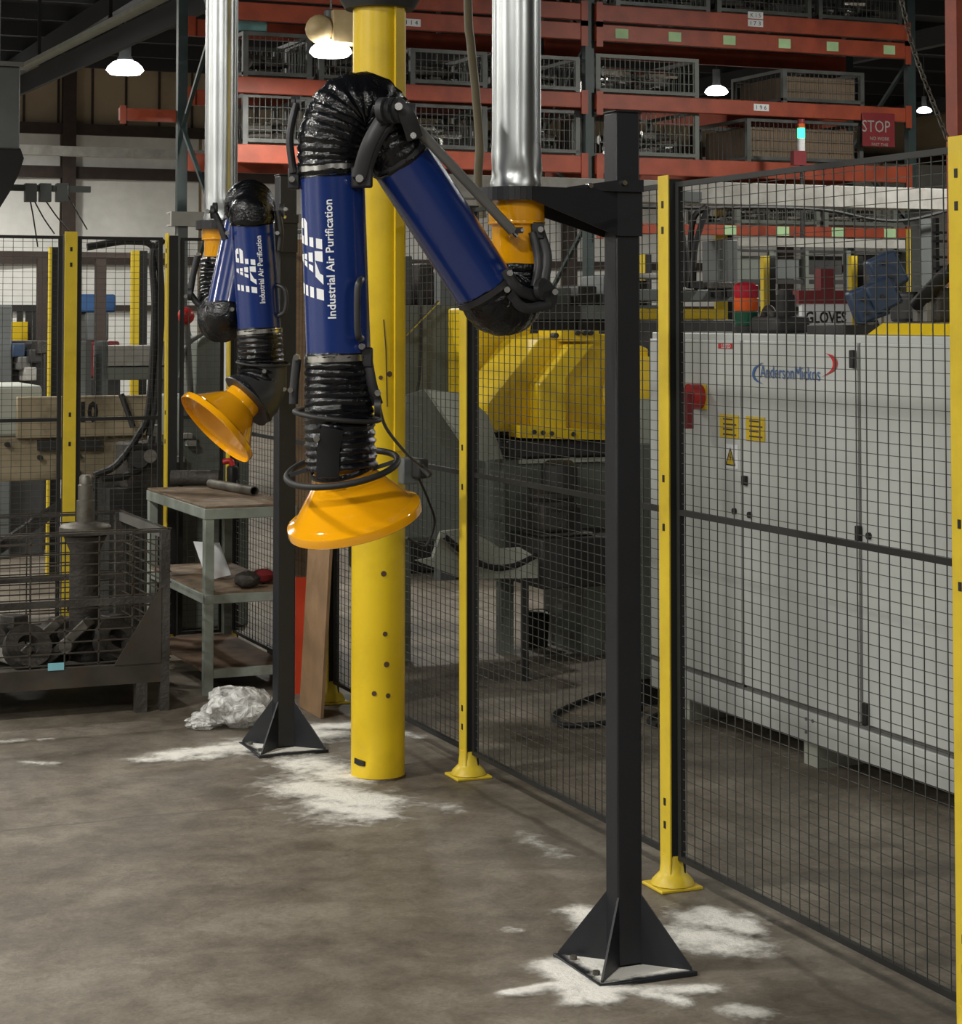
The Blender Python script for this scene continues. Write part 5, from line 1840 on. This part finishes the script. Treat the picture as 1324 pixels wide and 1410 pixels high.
# rotary isolator with long red lever
sw = cab_plate('isolator_plate', 944, 972, 529, 563, YLABEL, doors[0], 0.006)
p = on_cab(956, 546, 0.03)
MB().cyl((GX - 0.006, p.y, p.z), (GX - 0.06, p.y, p.z), 0.055, n=24).build('rotary_switch', RED, doors[0])
a, b = on_cab(948, 540, 0.07), on_cab(948, 590, 0.07)
MB().bar(a, b, 0.03, 0.03, side=XR).build('switch_lever', DRED, doors[0])
lb = cab_plate('warning_label', 988, 1007, 473, 480, LOGOR, doors[0])
flat_text('lettering', 'LISTED', WPAPER, lb, on_cab(999, 476.5, 0.005), XR, ZU, width=0.075, size=0.025)
for dk, px0, px1, py0, py1 in ((0, 990, 1016, 571, 603), (1, 1026, 1052, 574, 608)):
    lb = cab_plate('notice_label', px0, px1, py0, py1, YLABEL, doors[dk])
    for k in range(4):
        y0_ = py0 + 5 + k * 7
        MB().mm(GX - 0.0042, GX - 0.003, on_cab(px0 + 5, y0_).y, on_cab(px1 - (3 if k % 2 else 8), y0_).y, on_cab(px0 + 10, y0_ + 2).z, on_cab(px0 + 10, y0_).z).build('print_line', RUST, lb)
lb = cab_plate('hazard_label', 998, 1015, 612, 645, WPAPER, doors[0])
tri = [on_cab(1005, 616, 0.0045), on_cab(998.5, 640, 0.0045), on_cab(1012, 642, 0.0045)]
MB().prism(tri, (-0.0008, 0, 0)).build('triangle_border', BLACKP, lb, smooth=False)
tri = [on_cab(1005.2, 620, 0.0056), on_cab(1000.3, 638.5, 0.0056), on_cab(1010, 640, 0.0056)]
MB().prism(tri, (-0.0006, 0, 0)).build('triangle', YLABEL, lb, smooth=False)
tri = [on_cab(1005.8, 623, 0.0065), on_cab(1003.6, 630, 0.0065), on_cab(1005.4, 630, 0.0065), on_cab(1004.6, 637, 0.0065), on_cab(1006.8, 629, 0.0065), on_cab(1005.2, 628.6, 0.0065)]
MB().prism(tri, (-0.0004, 0, 0)).build('flash_mark', BLACKP, lb, smooth=False)
# maker's logo: blue arc, lettering, red arc


def arc_mark(name, outer, inner, m):
    o_ = [on_cab(*q, 0.0035) for q in bez2(outer)]
    i_ = [on_cab(*q, 0.0035) for q in bez2(inner)]
    mb = MB()
    n_ = len(o_)
    mb.add(o_ + i_, [(k, k + 1, n_ + k + 1, n_ + k) for k in range(n_ - 1)])
    return mb.build(name, m, doors[1], smooth=False)


def bez2(p):
    return [(v.x, v.y) for v in bez([Vector((a, b, 0)) for a, b in p], 6)]


arc_mark('logo_arc', [(1049, 499), (1038, 506), (1035, 516), (1039, 524), (1049, 529)], [(1049, 500), (1041, 507), (1038, 516), (1042, 523), (1049, 528)], LOGOB)
arc_mark('logo_arc', [(1135, 486), (1147, 490), (1152, 499), (1148, 510), (1130, 520)], [(1135, 486), (1142, 491), (1146, 500), (1143, 510), (1130, 520)], LOGOR)
flat_text('lettering', 'AndersonMickos', LOGOB, doors[1], on_cab(1086, 513, 0.004), XR, ZU + XR * 0.0, width=on_cab(1046, 510).y - on_cab(1128, 515).y, size=0.075)
# hinges, latches
for px, py0, py1, dk in ((1175, 482, 507, 1), (1026, 655, 668, 0), (1183, 724, 745, 1), (1193, 968, 998, 1)):
    a, b = on_cab(px, py0), on_cab(px, py1)
    MB().mm(GX - 0.018, GX - 0.0002, a.y - 0.014, a.y + 0.014, b.z, a.z).build('hinge', BLACKP, doors[dk], bevel=0.003)
for px, py, dk in ((1011, 704, 0), (1032, 709, 1), (1196, 738, 2)):
    p = on_cab(px, py)
    MB().cyl((GX - 0.012, p.y, p.z), (GX + 0.002, p.y, p.z), 0.013, n=12).build('lock', BLACKP, doors[dk])
for px, py in ((1108, 990), (1117, 993), (1108, 1008)):
    p = on_cab(px, py)
    MB().cyl((GX - 0.002, p.y, p.z), (GX + 0.004, p.y, p.z), 0.007, n=8).build('screw', CABDK, cab)

# slim grey-green cabinet beyond it
ya_ = gy1 + 0.06
g2 = thing('machine_column', 'narrow grey green machine column at the far end of the grey cabinet', 'machine', (GX + 0.25, ya_ + 0.2, 0))
MB().mm(GX - 0.02, GX + 0.5, ya_, ya_ + 0.32, 0.12, 1.18).build('body', MGREY, g2, bevel=0.006)
MB().mm(GX + 0.0, GX + 0.48, ya_ + 0.02, ya_ + 0.30, 0, 0.12).build('foot', DKBOX, g2)
MB().prism([(GX - 0.02, ya_ + 0.02, 1.18), (GX - 0.02, ya_ + 0.3, 1.18), (GX - 0.02, ya_ + 0.02, 1.38)], (0.4, 0, 0)).build('sloped_cover', MLIGHT, g2, smooth=False)

# ------------------------------------------------------------------ things on top of the cabinets
def ctop(px, back=0.3):
    p = on_x(px, 460, GX + back)
    return Vector((p.x, p.y, GZ1))


p = ctop(1027, 0.15)
kk = p.dot(FWD) / FPX
t = thing('stack_light', 'red amber and green stack light standing on the grey cabinet', 'stack light', p)
z = GZ1
for nm, hpx, r, m in (('base', 10, 0.055, DKBOX), ('green_lens', 20, 0.05, GREENL), ('amber_lens', 18, 0.052, AMBERL), ('red_lens', 18, 0.052, REDL)):
    MB().lathe([(r * 0.95, 0), (r, 0.004), (r, hpx * kk - 0.004), (r * 0.93, hpx * kk)], (p.x, p.y, z), UPV, 24, caps=True).build(nm, m, t)
    z += hpx * kk
MB().lathe([(0.05, 0), (0.03, 0.01)], (p.x, p.y, z), UPV, 20, caps=True).build('cap', REDL, t)
p = ctop(1074, 0.2)
t = thing('gear_motor', 'black gear motor with an arched hose on the grey cabinet', 'motor', p)
MB().box(p + UPV * 0.035, (0.16, 0.22, 0.07)).build('foot_block', DKBOX, t, bevel=0.015)
MB().cyl(p + UPV * 0.07 + XR * 0.04, p + UPV * 0.16 + XR * 0.04, 0.04, n=20).build('motor', RUBBER, t)
MB().cyl(p + UPV * 0.16 + XR * 0.04, p + UPV * 0.18 + XR * 0.04, 0.03, n=20).build('cap', DKBOX, t)
MB().sweep(bez([p + Vector((0, 0.13, 0.02)), p + Vector((0, 0.125, 0.07)), p + Vector((0, 0.09, 0.10)), p + Vector((0, 0.04, 0.06))], 8), 0.02, 10).build('hose', CAST, t)
# glove board behind the cabinet
yy = gy1 - 0.2
pa = on_x(1134, 440, GX + 0.9)
t = thing('glove_board', 'white board lettered GLOVES with a red top behind the grey cabinet', 'sign', (pa.x, pa.y, 0))
dG = pa.dot(FWD)
yG = on_x(1134, 440, GX + 0.9).y
qa, qb = on_y(1104, 418, yG), on_y(1172, 452, yG)
bb = MB().mm(qa.x, qb.x, yG, yG + 0.03, GZ1 - 0.5, qa.z).build('board', WPAPER, t)
MB().mm(qa.x - 0.02, qb.x, yG - 0.005, yG + 0.05, qa.z, on_y(1134, 400, yG).z).build('red_top', DRED, t)
MB().mm(on_y(1130, 400, yG).x, on_y(1148, 400, yG).x, yG, yG + 0.05, on_y(1134, 400, yG).z, on_y(1134, 370, yG).z).build('red_stem', DRED, t)
flat_text('lettering', 'GLOVES', BLACKP, bb, on_y(1137, 437, yG - 0.003), (1, 0, 0), (0, 0, 1), width=on_y(1165, 437, yG).x - on_y(1109, 437, yG).x, size=0.075, bold=0.002)
for x in (qa.x + 0.02, qb.x - 0.05):
    MB().mm(x, x + 0.03, yG + 0.03, yG + 0.06, 0, GZ1 - 0.4).build('leg', GREYBOX, t)
# blue jointed motor unit
p = ctop(1196, 0.2)
dB = p.dot(FWD)
t = thing('blue_actuator', 'slanted blue grey actuator of three bolted blocks on the grey cabinet', 'actuator', p)
MB().box(p + UPV * 0.018 + Vector((0, 0.08, 0)), (0.3, 0.26, 0.036)).build('mount_plate', DKBOX, t, bevel=0.004)
MB().bar(cam(1185, 395, dB), cam(1202, 440, dB), 0.13, 0.105, side=RGT).build('lower_block', LBLUE, t, bevel=0.012)
MB().bar(cam(1203, 387, dB - 0.01), cam(1222, 425, dB - 0.01), 0.115, 0.13, side=RGT).build('middle_block', LBLUE, t, bevel=0.012)
MB().bar(cam(1208, 352, dB), cam(1230, 396, dB), 0.12, 0.12, side=RGT).build('upper_block', LBLUE, t, bevel=0.012)
MB().cyl(cam(1196, 444, dB), cam(1200, 455, dB), 0.035, n=14).build('neck', DSTEEL, t)
for px, py in ((1188, 412), (1194, 430), (1214, 408), (1226, 380), (1216, 362)):
    q = cam(px, py, dB - 0.075)
    MB().cyl(q - FWD * 0.01, q + FWD * 0.02, 0.008, n=8).build('bolt', DKBOX, t)
# yellow machine base and dark boxes at the right end of the cabinet
p = ctop(1262, 0.35)
t = thing('yellow_base_plate', 'low yellow machine base carrying dark housings on the grey cabinet', 'machine', p)
yb0, yb1 = on_x(1224, 460, GX + 0.2).y, gy0 + 0.02
MB().prism([(GX + 0.1, yb0, GZ1), (GX + 0.1, yb1, GZ1), (GX + 0.14, yb1, GZ1 + 0.045), (GX + 0.14, yb0 - 0.05, GZ1 + 0.045)], (0.44, 0, 0)).build('base', YROBOT, t, smooth=False)
for px0, px1, py0, m, nm in ((1232, 1268, 402, DKBOX, 'housing'), (1270, 1300, 396, CAST, 'housing')):
    a, b = on_x(px0, 430, GX + 0.45), on_x(px1, 430, GX + 0.45)
    MB().mm(GX + 0.42, GX + 0.56, a.y, b.y, GZ1 + 0.046, on_x((px0 + px1) / 2, py0, GX + 0.45).z).build(nm, m, t, bevel=0.015)
MB().sweep(bez([on_x(1262, 420, GX + 0.40), on_x(1285, 395, GX + 0.40), on_x(1300, 380, GX + 0.40), on_x(1312, 372, GX + 0.40)], 8), 0.03, 10).build('hose', RUBBER, t)
for px in (1256, 1270):
    MB().mm(GX + 0.40, GX + 0.42, on_x(px, 430, GX + .40).y, on_x(px + 6, 430, GX + .40).y, GZ1 + 0.05, GZ1 + 0.13).build('fitting', LTGREY, t)

# ------------------------------------------------------------------ yellow positioner and grey machine (middle)
D0 = 10.4
yR = cam(745, 600, D0).y


def R(px, py, dy=0.0):
    return on_y(px, py, yR + dy)


t = thing('yellow_positioner', 'big angular yellow machine positioner behind the mesh fence', 'machine', (R(750, 700).x, yR + 0.4, R(750, 612).z))
MB().prism([R(632, 425, 0.5), R(737, 420, 0.5), R(728, 470, 0.5), R(720, 600, 0.5), R(676, 590, 0.5), R(640, 560, 0.5), R(632, 540, 0.5)], (0, 0.16, 0)).build('back_plate', YROBOT, t, smooth=False, bevel=0.01)
MB().prism([R(672, 555), R(672, 594), R(830, 600), R(893, 600), R(893, 480), R(838, 460), R(776, 460), R(742, 468)], (0, 0.45, 0)).build('wedge_body', YROBOT, t, smooth=False, bevel=0.012)
MB().prism([R(742, 530, -0.12), R(742, 590, -0.12), R(780, 594, -0.12), R(780, 522, -0.12), R(818, 474, -0.12), R(786, 474, -0.12)], (0, 0.12, 0)).build('front_rib', YROBOT, t, smooth=False, bevel=0.008)
MB().prism([R(716, 586, -0.14), R(716, 603, -0.14), R(838, 606, -0.14), R(838, 592, -0.14)], (0, 0.14, 0)).build('foot_flange', YROBOT, t, smooth=False)
MB().prism([R(774, 455, -0.06), R(774, 470, -0.06), R(824, 470, -0.06), R(824, 455, -0.06)], (0, 0.3, 0)).build('head_flange', YROBOT, t, smooth=False)
for px, py in ((736, 595), (748, 596), (760, 597), (790, 598)):
    q = R(px, py, -0.15)
    MB().cyl(q, q + Vector((0, 0.03, 0)), 0.012, n=8).build('bolt', DKBOX, t)
MB().cyl(R(880, 540, -0.1), R(880, 540, 0.4), 0.19, n=28).build('rotary_drum', YROBOT, t)
for px, py in ((766, 462), (796, 458), (806, 458), (814, 458)):
    q = R(px, py, -0.08)
    MB().cyl(q, q + Vector((0, 0.05, 0)), 0.014, n=8).build('bolt', DKBOX, t)
t = thing('machine_bed', 'grey machine bed with tall sheet guard carrying the yellow positioner', 'machine', (R(760, 760).x, yR + 0.4, 0))
MB().mm(R(690, 600).x, R(905, 600).x, yR - 0.1, yR + 0.8, R(750, 628).z, R(750, 604).z).build('turntable', DKBOX, t, bevel=0.01)
MB().mm(R(690, 600).x - 0.02, R(905, 600).x, yR - 0.06, yR + 0.85, R(750, 755).z, R(750, 628).z - 0.001).build('bed', MGREY, t, bevel=0.01)
MB().mm(R(706, 600).x, R(850, 600).x, yR - 0.08, yR - 0.06, R(750, 636).z, R(750, 630).z).build('edge_strip', MLIGHT, t)
MB().mm(R(745, 600, -0.45).x, R(890, 600, -0.45).x, yR - 0.45, yR + 0.7, R(750, 812, -0.45).z, R(750, 742, -0.45).z).build('lower_housing', DKBOX, t, bevel=0.01)
for px in (815, 880):
    a = R(px, 700)
    MB().mm(a.x, a.x + 0.12, yR + 0.1, yR + 0.6, 0, R(750, 756).z).build('pedestal', MGREY, t)
MB().mm(R(560, 700).x, R(700, 700).x, yR + 0.45, yR + 0.55, R(750, 742).z, R(750, 735).z).build('skirt_rail', RUST, t)
# drive motor before the bed
q = R(765, 700, -0.3)
zh0 = R(750, 742, -0.45).z
t = thing('drive_motor', 'dark ribbed drive motor with round cap before the machine bed', 'motor', (q.x, q.y, zh0))
MB().lathe([(0.07, 0), (0.09, 0.02), (0.09, 0.15), (0.06, 0.17)], Vector((q.x + 0.02, q.y, R(765, 682, -0.3).z)), UPV, 24, caps=True).build('cap', DKBOX, t)
MB().lathe([(0.12, 0), (0.125, 0.02), (0.11, 0.04), (0.125, 0.06), (0.11, 0.08), (0.12, 0.1)], Vector((q.x - 0.02, q.y, R(765, 700, -0.3).z)), UPV, 24, caps=True).build('fins', CAST, t)
MB().box((q.x - 0.05, q.y - 0.02, zh0 + 0.02 + 0.075), (0.15, 0.18, 0.15)).build('gear_case', CAST, t, bevel=0.02)
zh = R(750, 742, -0.45).z
MB().mm(q.x - 0.06, q.x + 0.10, q.y - 0.08, q.y + 0.08, zh + 0.02, R(765, 699, -0.3).z).build('pedestal', DKBOX, t)
MB().mm(q.x - 0.13, q.x + 0.15, q.y - 0.12, q.y + 0.12, zh - 0.001, zh + 0.02).build('base', CAST, t, bevel=0.01)
p = ground(737, 890)
t = thing('black_bucket', 'small black bucket on the floor under the machine bed', 'bucket', p)
MB().lathe([(0.065, 0), (0.075, 0.17), (0.08, 0.175), (0.07, 0.17), (0.06, 0.01)], p, UPV, 24, caps=True).build('bucket', RUBBER, t)
MB().sweep([p + Vector((0.076 * math.cos(a), 0.02 * math.sin(a) - 0.05 * math.sin(a), 0.17 + 0.03 * math.sin(a))) for a in [PI * k / 12 for k in range(13)]], 0.003, 6).build('handle', DSTEEL, t)
# left grey guard with the pale sloped panel
t = bpy.data.objects['machine_bed']
yg = 0.75
MB().prism([R(500, 420, yg), R(640, 420, yg), R(640, 745, yg), R(500, 745, yg)], (0, 0.04, 0)).build('side_sheet', MGREY, t, smooth=False)
MB().prism([R(588, 536, -0.06), R(640, 542, -0.06), R(672, 572, -0.06), R(693, 632, -0.06), R(655, 634, -0.06)], (0, 0.05, 0)).build('sloped_panel', MLIGHT, t, smooth=False)
MB().prism([R(560, 545, 0.16), R(588, 536, 0.16), R(655, 634, 0.16), R(700, 640, 0.16), R(700, 740, 0.16), R(540, 740, 0.16)], (0, 0.05, 0)).build('front_sheet', MGREY, t, smooth=False)
MB().cyl(R(558, 462, 0.7), R(604, 415, 0.7), 0.008, n=8).build('bright_rod', STEEL, t)
MB().sweep(bez([R(579, 400, 0.7), R(579, 480, 0.7), R(577, 520, 0.7), R(574, 540, 0.7)], 6), 0.008, 8).build('hanging_cord', RUBBER, t)
for px in (548, 690):
    a = R(px, 740, 0.3)
    MB().mm(a.x, a.x + 0.07, a.y, a.y + 0.07, 0, a.z + 0.02).build('leg', MGREY, t)
# pale torn panel low down
t = thing('drip_panel', 'pale cut sheet panel low under the grey machine guard', 'panel', (R(650, 770, -0.48).x, yR - 0.48, R(650, 798, -0.48).z))
MB().prism([R(573, 772, -0.48), R(596, 768, -0.48), R(608, 732, -0.48), R(640, 728, -0.48), R(668, 742, -0.48), R(690, 756, -0.48), R(716, 754, -0.48), R(740, 768, -0.48), R(740, 796, -0.48), R(640, 797, -0.48)], (0, 0.03, 0)).build('panel', MLIGHT, t, smooth=False)
for px in (640, 720):
    a = R(px, 795, -0.45)
    MB().mm(a.x, a.x + 0.03, yR - 0.45, yR - 0.42, 0, a.z + 0.02).build('leg', DKBOX, t)
MB().sweep(bez([R(612, 738, -0.52), R(640, 762, -0.53), R(670, 780, -0.54), R(705, 780, -0.53), R(738, 765, -0.5)], 10), 0.015, 8).build('drain_hose', RUBBER, t)
# cable loop on the floor
pts = [ground(a, b, 0.014) for a, b in ((830, 955), (790, 970), (762, 985), (775, 998), (830, 996), (868, 984), (884, 975))]
path = bez(pts, 10)
o = MB().sweep(path, 0.012, 8).build('floor_cable', RUBBER)
recenter(o, path[0])
tag(o, 'black cable looped on the dark floor behind the mesh fence', 'cable')
pts = [ground(a, b, 0.014) for a, b in ((905, 1000), (893, 992), (908, 984), (936, 990))]
path = bez(pts, 8)
o = MB().sweep(path, 0.012, 8).build('floor_cable', RUBBER)
recenter(o, path[0])
tag(o, 'short black cable on the floor at the foot of the grey cabinet', 'cable')

# ------------------------------------------------------------------ overhead grey beam, machinery behind the cabinets
yb = 12.6
za, zb2 = zpx(1100, 254, yb), zpx(1100, 284, yb)
t = thing('overhead_beam', 'long pale grey overhead beam behind the mesh fence under the racks', 'beam', (on_y(1000, 270, yb).x, yb, 0))
xl, xrr = on_y(600, 270, yb).x, on_y(1420, 270, yb).x
MB().mm(xl, xrr, yb, yb + 0.2, zb2, za).build('beam', LTGREY, t, bevel=0.004)
MB().mm(on_y(938, 262, yb).x, on_y(964, 262, yb).x, yb - 0.02, yb, zpx(950, 278, yb), zpx(950, 264, yb)).build('access_plate', GREYBOX, t)
for px in (610, 1270, 1400):
    a = on_y(px, 270, yb)
    MB().mm(a.x, a.x + 0.1, yb + 0.04, yb + 0.16, 0, zb2).build('leg', GREYBOX, t)
path = bez([on_y(a, b, yb - 0.03) for a, b in ((860, 285), (950, 286), (1060, 286), (1140, 290), (1200, 302), (1250, 303), (1312, 288))], 8)
o = MB().sweep(path, 0.013, 8).build('drooping_cable', RUBBER)
recenter(o, path[0])
tag(o, 'black cable drooping under the pale overhead beam', 'cable')
t = thing('hose_bundle', 'bundle of black hoses hanging from the overhead beam behind the yellow post', 'hoses', on_y(955, 290, yb - 0.1))
for k, path in enumerate(([(972, 285), (955, 300), (950, 340), (951, 370), (948, 397)], [(975, 286), (965, 310), (956, 345), (954, 396)], [(935, 290), (940, 330), (944, 365), (943, 395)])):
    MB().sweep(bez([on_y(a, b, yb - 0.1 - 0.05 * k) for a, b in path], 8), 0.022, 8).build('hose', RUBBER, t)
# machinery between cabinet and racks
yq = 12.2
t = thing('assembly_machine', 'dark assembly machine with rails and yellow panel behind the grey cabinet', 'machine', (on_y(970, 420, yq).x, yq + 0.5, 0))
for px0, px1, py0, py1, m, nm, dz in ((872, 1030, 398, 415, GREYBOX, 'carriage', 0), (880, 1000, 425, 440, YROBOT, 'yellow_panel', 0.05), (870, 1040, 440, 620, DKBOX, 'base', 0), (872, 940, 376, 384, LTGREY, 'rail', 0.1), (1000, 1016, 330, 400, GREYBOX, 'upright', 0.1), (988, 1012, 388, 398, CAST, 'slide', -0.05)):
    a, b = on_y(px0, py0, yq + dz), on_y(px1, py1, yq + dz)
    MB().mm(a.x, b.x, yq + dz, yq + dz + 0.35, max(0, b.z), a.z).build(nm, m, t, bevel=0.008)
for px, py in ((985, 404), (1002, 404), (960, 392)):
    q = on_y(px, py, yq - 0.02)
    MB().box(q, (0.05, 0.06, 0.05)).build('fitting', BLACKP, t)
t = thing('parts_frame', 'grey guarded frame with clear panels under the overhead beam', 'frame', (on_y(1130, 380, 13.6).x, 13.6, 0))
for px in (1016, 1062, 1110, 1168, 1244):
    a = on_y(px, 345, 13.6)
    MB().mm(a.x - 0.02, a.x + 0.02, 13.6, 13.64, 0, a.z).build('upright', MGREY, t)
a, b = on_y(1010, 343, 13.6), on_y(1250, 350, 13.6)
MB().mm(a.x, b.x, 13.6, 13.65, b.z, a.z).build('top_rail', DKBOX, t)
a, b = on_y(1018, 352, 13.6), on_y(1060, 400, 13.6)
MB().mm(a.x, b.x, 13.65, 13.68, b.z, a.z).build('panel', MGREY, t)
a, b = on_y(1020, 326, 13.62), on_y(1250, 342, 13.62)
MB().mm(a.x, b.x, 13.66, 13.72, b.z, a.z).build('sign_strip', LTGREY, t)
a, b = on_y(1066, 356, 13.6), on_y(1108, 384, 13.6)
MB().mm(a.x, b.x, 13.65, 13.66, b.z, a.z).build('panel', GREYBOX, t)
a, b = on_y(1114, 352, 13.6), on_y(1164, 378, 13.6)
MB().mm(a.x, b.x, 13.65, 13.7, b.z, a.z).build('panel', DKBOX, t)
a, b = on_y(1170, 350, 13.6), on_y(1244, 400, 13.6)
MB().mm(a.x, b.x, 13.65, 13.7, b.z, a.z).build('panel', DKBOX, t)
a, b = on_y(1010, 384, 13.6), on_y(1250, 392, 13.6)
MB().mm(a.x, b.x, 13.61, 13.64, b.z, a.z).build('middle_rail', DKBOX, t)
for px, yt, y, wpx, lab in ((1055, 352, 13.2, 8, 'yellow guard post behind the red stack light'), (1176, 352, 13.2, 8, 'yellow guard post behind the slanted blue actuator'), (1256, 315, 13.4, 8, 'yellow guard post beside the rack end'), (884, 350, 14.0, 8, 'yellow guard post just right of the near black stand'), (993, 182, 17.0, 15, 'tall broad yellow post before the racks')):
    far_post(px, yt, 0, y, wpx, lab)

# back row: more stock between rack and wall, seen in gaps
t = thing('storage_basket', 'tall wire basket stack behind the last yellow fence post', 'basket', (on_y(1285, 340, 16.5).x, 16.5, 0), 'wire baskets on the racks')
for px0, px1, py0, py1 in ((1270, 1312, 318, 322), (1270, 1312, 330, 334), (1270, 1312, 352, 356), (1270, 1312, 368, 372)):
    a, b = on_y(px0, py0, 16.5), on_y(px1, py1, 16.5)
    MB().mm(a.x, b.x + 0.3, 16.5, 16.55, b.z, a.z).build('rail', DKBOX, t)
for px in (1270, 1290, 1310):
    a = on_y(px, 300, 16.55)
    MB().mm(a.x - 0.02, a.x + 0.02, 16.55, 16.6, 0, a.z).build('corner_post', DKBOX, t)

for px0, px1, zt_, m1, m2, lab in ((520, 640, 340, DKBOX, DRED, 'dark machine with red lower beam behind the grey sheet guard'), (642, 800, 392, GREYBOX, DKBOX, 'grey dark machine behind the yellow positioner'), (800, 905, 372, DKBOX, GREYBOX, 'dark tall machine behind the near black stand')):
    y = 13.0
    a, b = on_y(px0, zt_, y), on_y(px1, zt_, y)
    t = thing('far_machine', lab, 'machine', ((a.x + b.x) / 2, y + 0.3, 0))
    zlo = on_y(px0, 420, y).z
    MB().mm(a.x, b.x, y + 0.05, y + 0.6, 0, zlo).build('base', DKBOX, t, bevel=0.02)
    MB().mm(a.x, b.x, y, y + 0.05, zlo - 0.1, zlo).build('cross_beam', m2, t)
    k = max(2, int((b.x - a.x) / 0.16))
    for i in range(k):
        x = a.x + (b.x - a.x) * i / k
        MB().mm(x + 0.02, x + (b.x - a.x) / k - 0.03, y + 0.1, y + 0.45, zlo, zlo + (a.z - zlo) * (0.55 + 0.45 * ((i * 37) % 10) / 10)).build('module', (m1, GREYBOX, CAST)[i % 3], t, bevel=0.01)

# small signal lamp, stop sign, chain, orange upright, tan cable
ysl = 14.6
p = on_y(1103, 232, ysl)
t = thing('signal_lamp', 'slim signal lamp with lit green lens in front of the racks', 'signal lamp', (p.x, ysl, 0))
zz = [on_y(1103, q, ysl).z for q in (345, 208, 190, 176, 170, 164)]
MB().cyl((p.x, ysl, 0), (p.x, ysl, zz[1]), 0.014, n=10).build('pole', DKBOX, t)
for k, (nm, m) in enumerate((('white_lens', WPAPER), ('green_lens', GREENON), ('amber_lens', AMBERL), ('red_lens', DRED))):
    MB().cyl((p.x, ysl, zz[k + 1]), (p.x, ysl, zz[k + 2] - 0.003), 0.032, n=16).build(nm, m, t)
MB().mm(p.x - 0.09, p.x + 0.03, ysl - 0.03, ysl + 0.03, zz[1] - 0.12, zz[1] - 0.001).build('junction_box', DRED, t)
ysg = 15.13
a, b = on_y(1187, 158, ysg), on_y(1232, 203, ysg)
t = thing('stop_sign', 'dark red sign lettered STOP hung under the rack beam', 'sign', ((a.x + b.x) / 2, ysg, b.z))
bb = MB().mm(a.x, b.x, ysg, ysg + 0.01, b.z, a.z + 0.02).build('board', DRED, t, bevel=0.004)
flat_text('lettering', 'STOP', LTGREY, bb, on_y(1206, 174, ysg - 0.003), (1, 0, 0), (0, 0, 1), width=(b.x - a.x) * 0.86, size=0.15)
flat_text('lettering', 'NO WORK', LTGREY, bb, on_y(1211, 191, ysg - 0.003), (1, 0, 0), (0, 0, 1), width=(b.x - a.x) * 0.6, size=0.045)
flat_text('lettering', 'PAST THIS', LTGREY, bb, on_y(1211, 199, ysg - 0.003), (1, 0, 0), (0, 0, 1), width=(b.x - a.x) * 0.5, size=0.035)
for x in (a.x + 0.04, b.x - 0.04):
    MB().cyl((x, ysg + 0.005, a.z + 0.02), (x, ysg + 0.005, LV[2][1]), 0.004, n=6).build('hanger', DSTEEL, t)
# chain
dch = 8.2
pts = resample(bez([cam(a, b, dch) for a, b in ((1228, -60), (1243, 10), (1258, 70), (1280, 130), (1304, 192))], 20), 0.026)
t = thing('hanging_chain', 'grey steel chain hanging in a slant down to the last yellow fence post', 'chain', pts[-1])
for i, (a, b) in enumerate(zip(pts, pts[1:])):
    d = (b - a).normalized()
    x, y = perp(d)
    if i % 2: x, y = y, x
    mid = (a + b) / 2
    loop = []
    for k in range(12):
        an = 2 * PI * k / 12
        loop.append(mid + d * (0.019 * math.cos(an)) + x * (0.010 * math.sin(an)))
    MB().sweep(loop, 0.0032, 6, closed=True).build('chain_link', DSTEEL, t)
# orange upright at the right edge
yo = 9.0
a = cam(1317, 100, 8.6)
t = thing('orange_upright', 'orange rack upright at the far right edge beside the chain', 'rack upright', (a.x + 0.05, a.y, 0), 'rack uprights')
MB().mm(a.x, a.x + 0.09, a.y, a.y + 0.08, 0.01, 4.6).build('column', RACKO, t)
MB().mm(a.x - 0.03, a.x + 0.12, a.y - 0.03, a.y + 0.11, 0, 0.01).build('foot', RACKO, t)
# tan cable hanging from the roof
dcb = 9.2
path = bez([cam(a, b, dcb) for a, b in ((640, -300), (644, 0), (648, 60), (655, 130), (660, 200), (658, 250), (664, 300))], 10)
o = MB().sweep(path, 0.020, 10).build('hanging_cable', TANC)
recenter(o, path[-1])
tag(o, 'thick tan cable hanging from the roof between column and near duct', 'cable')
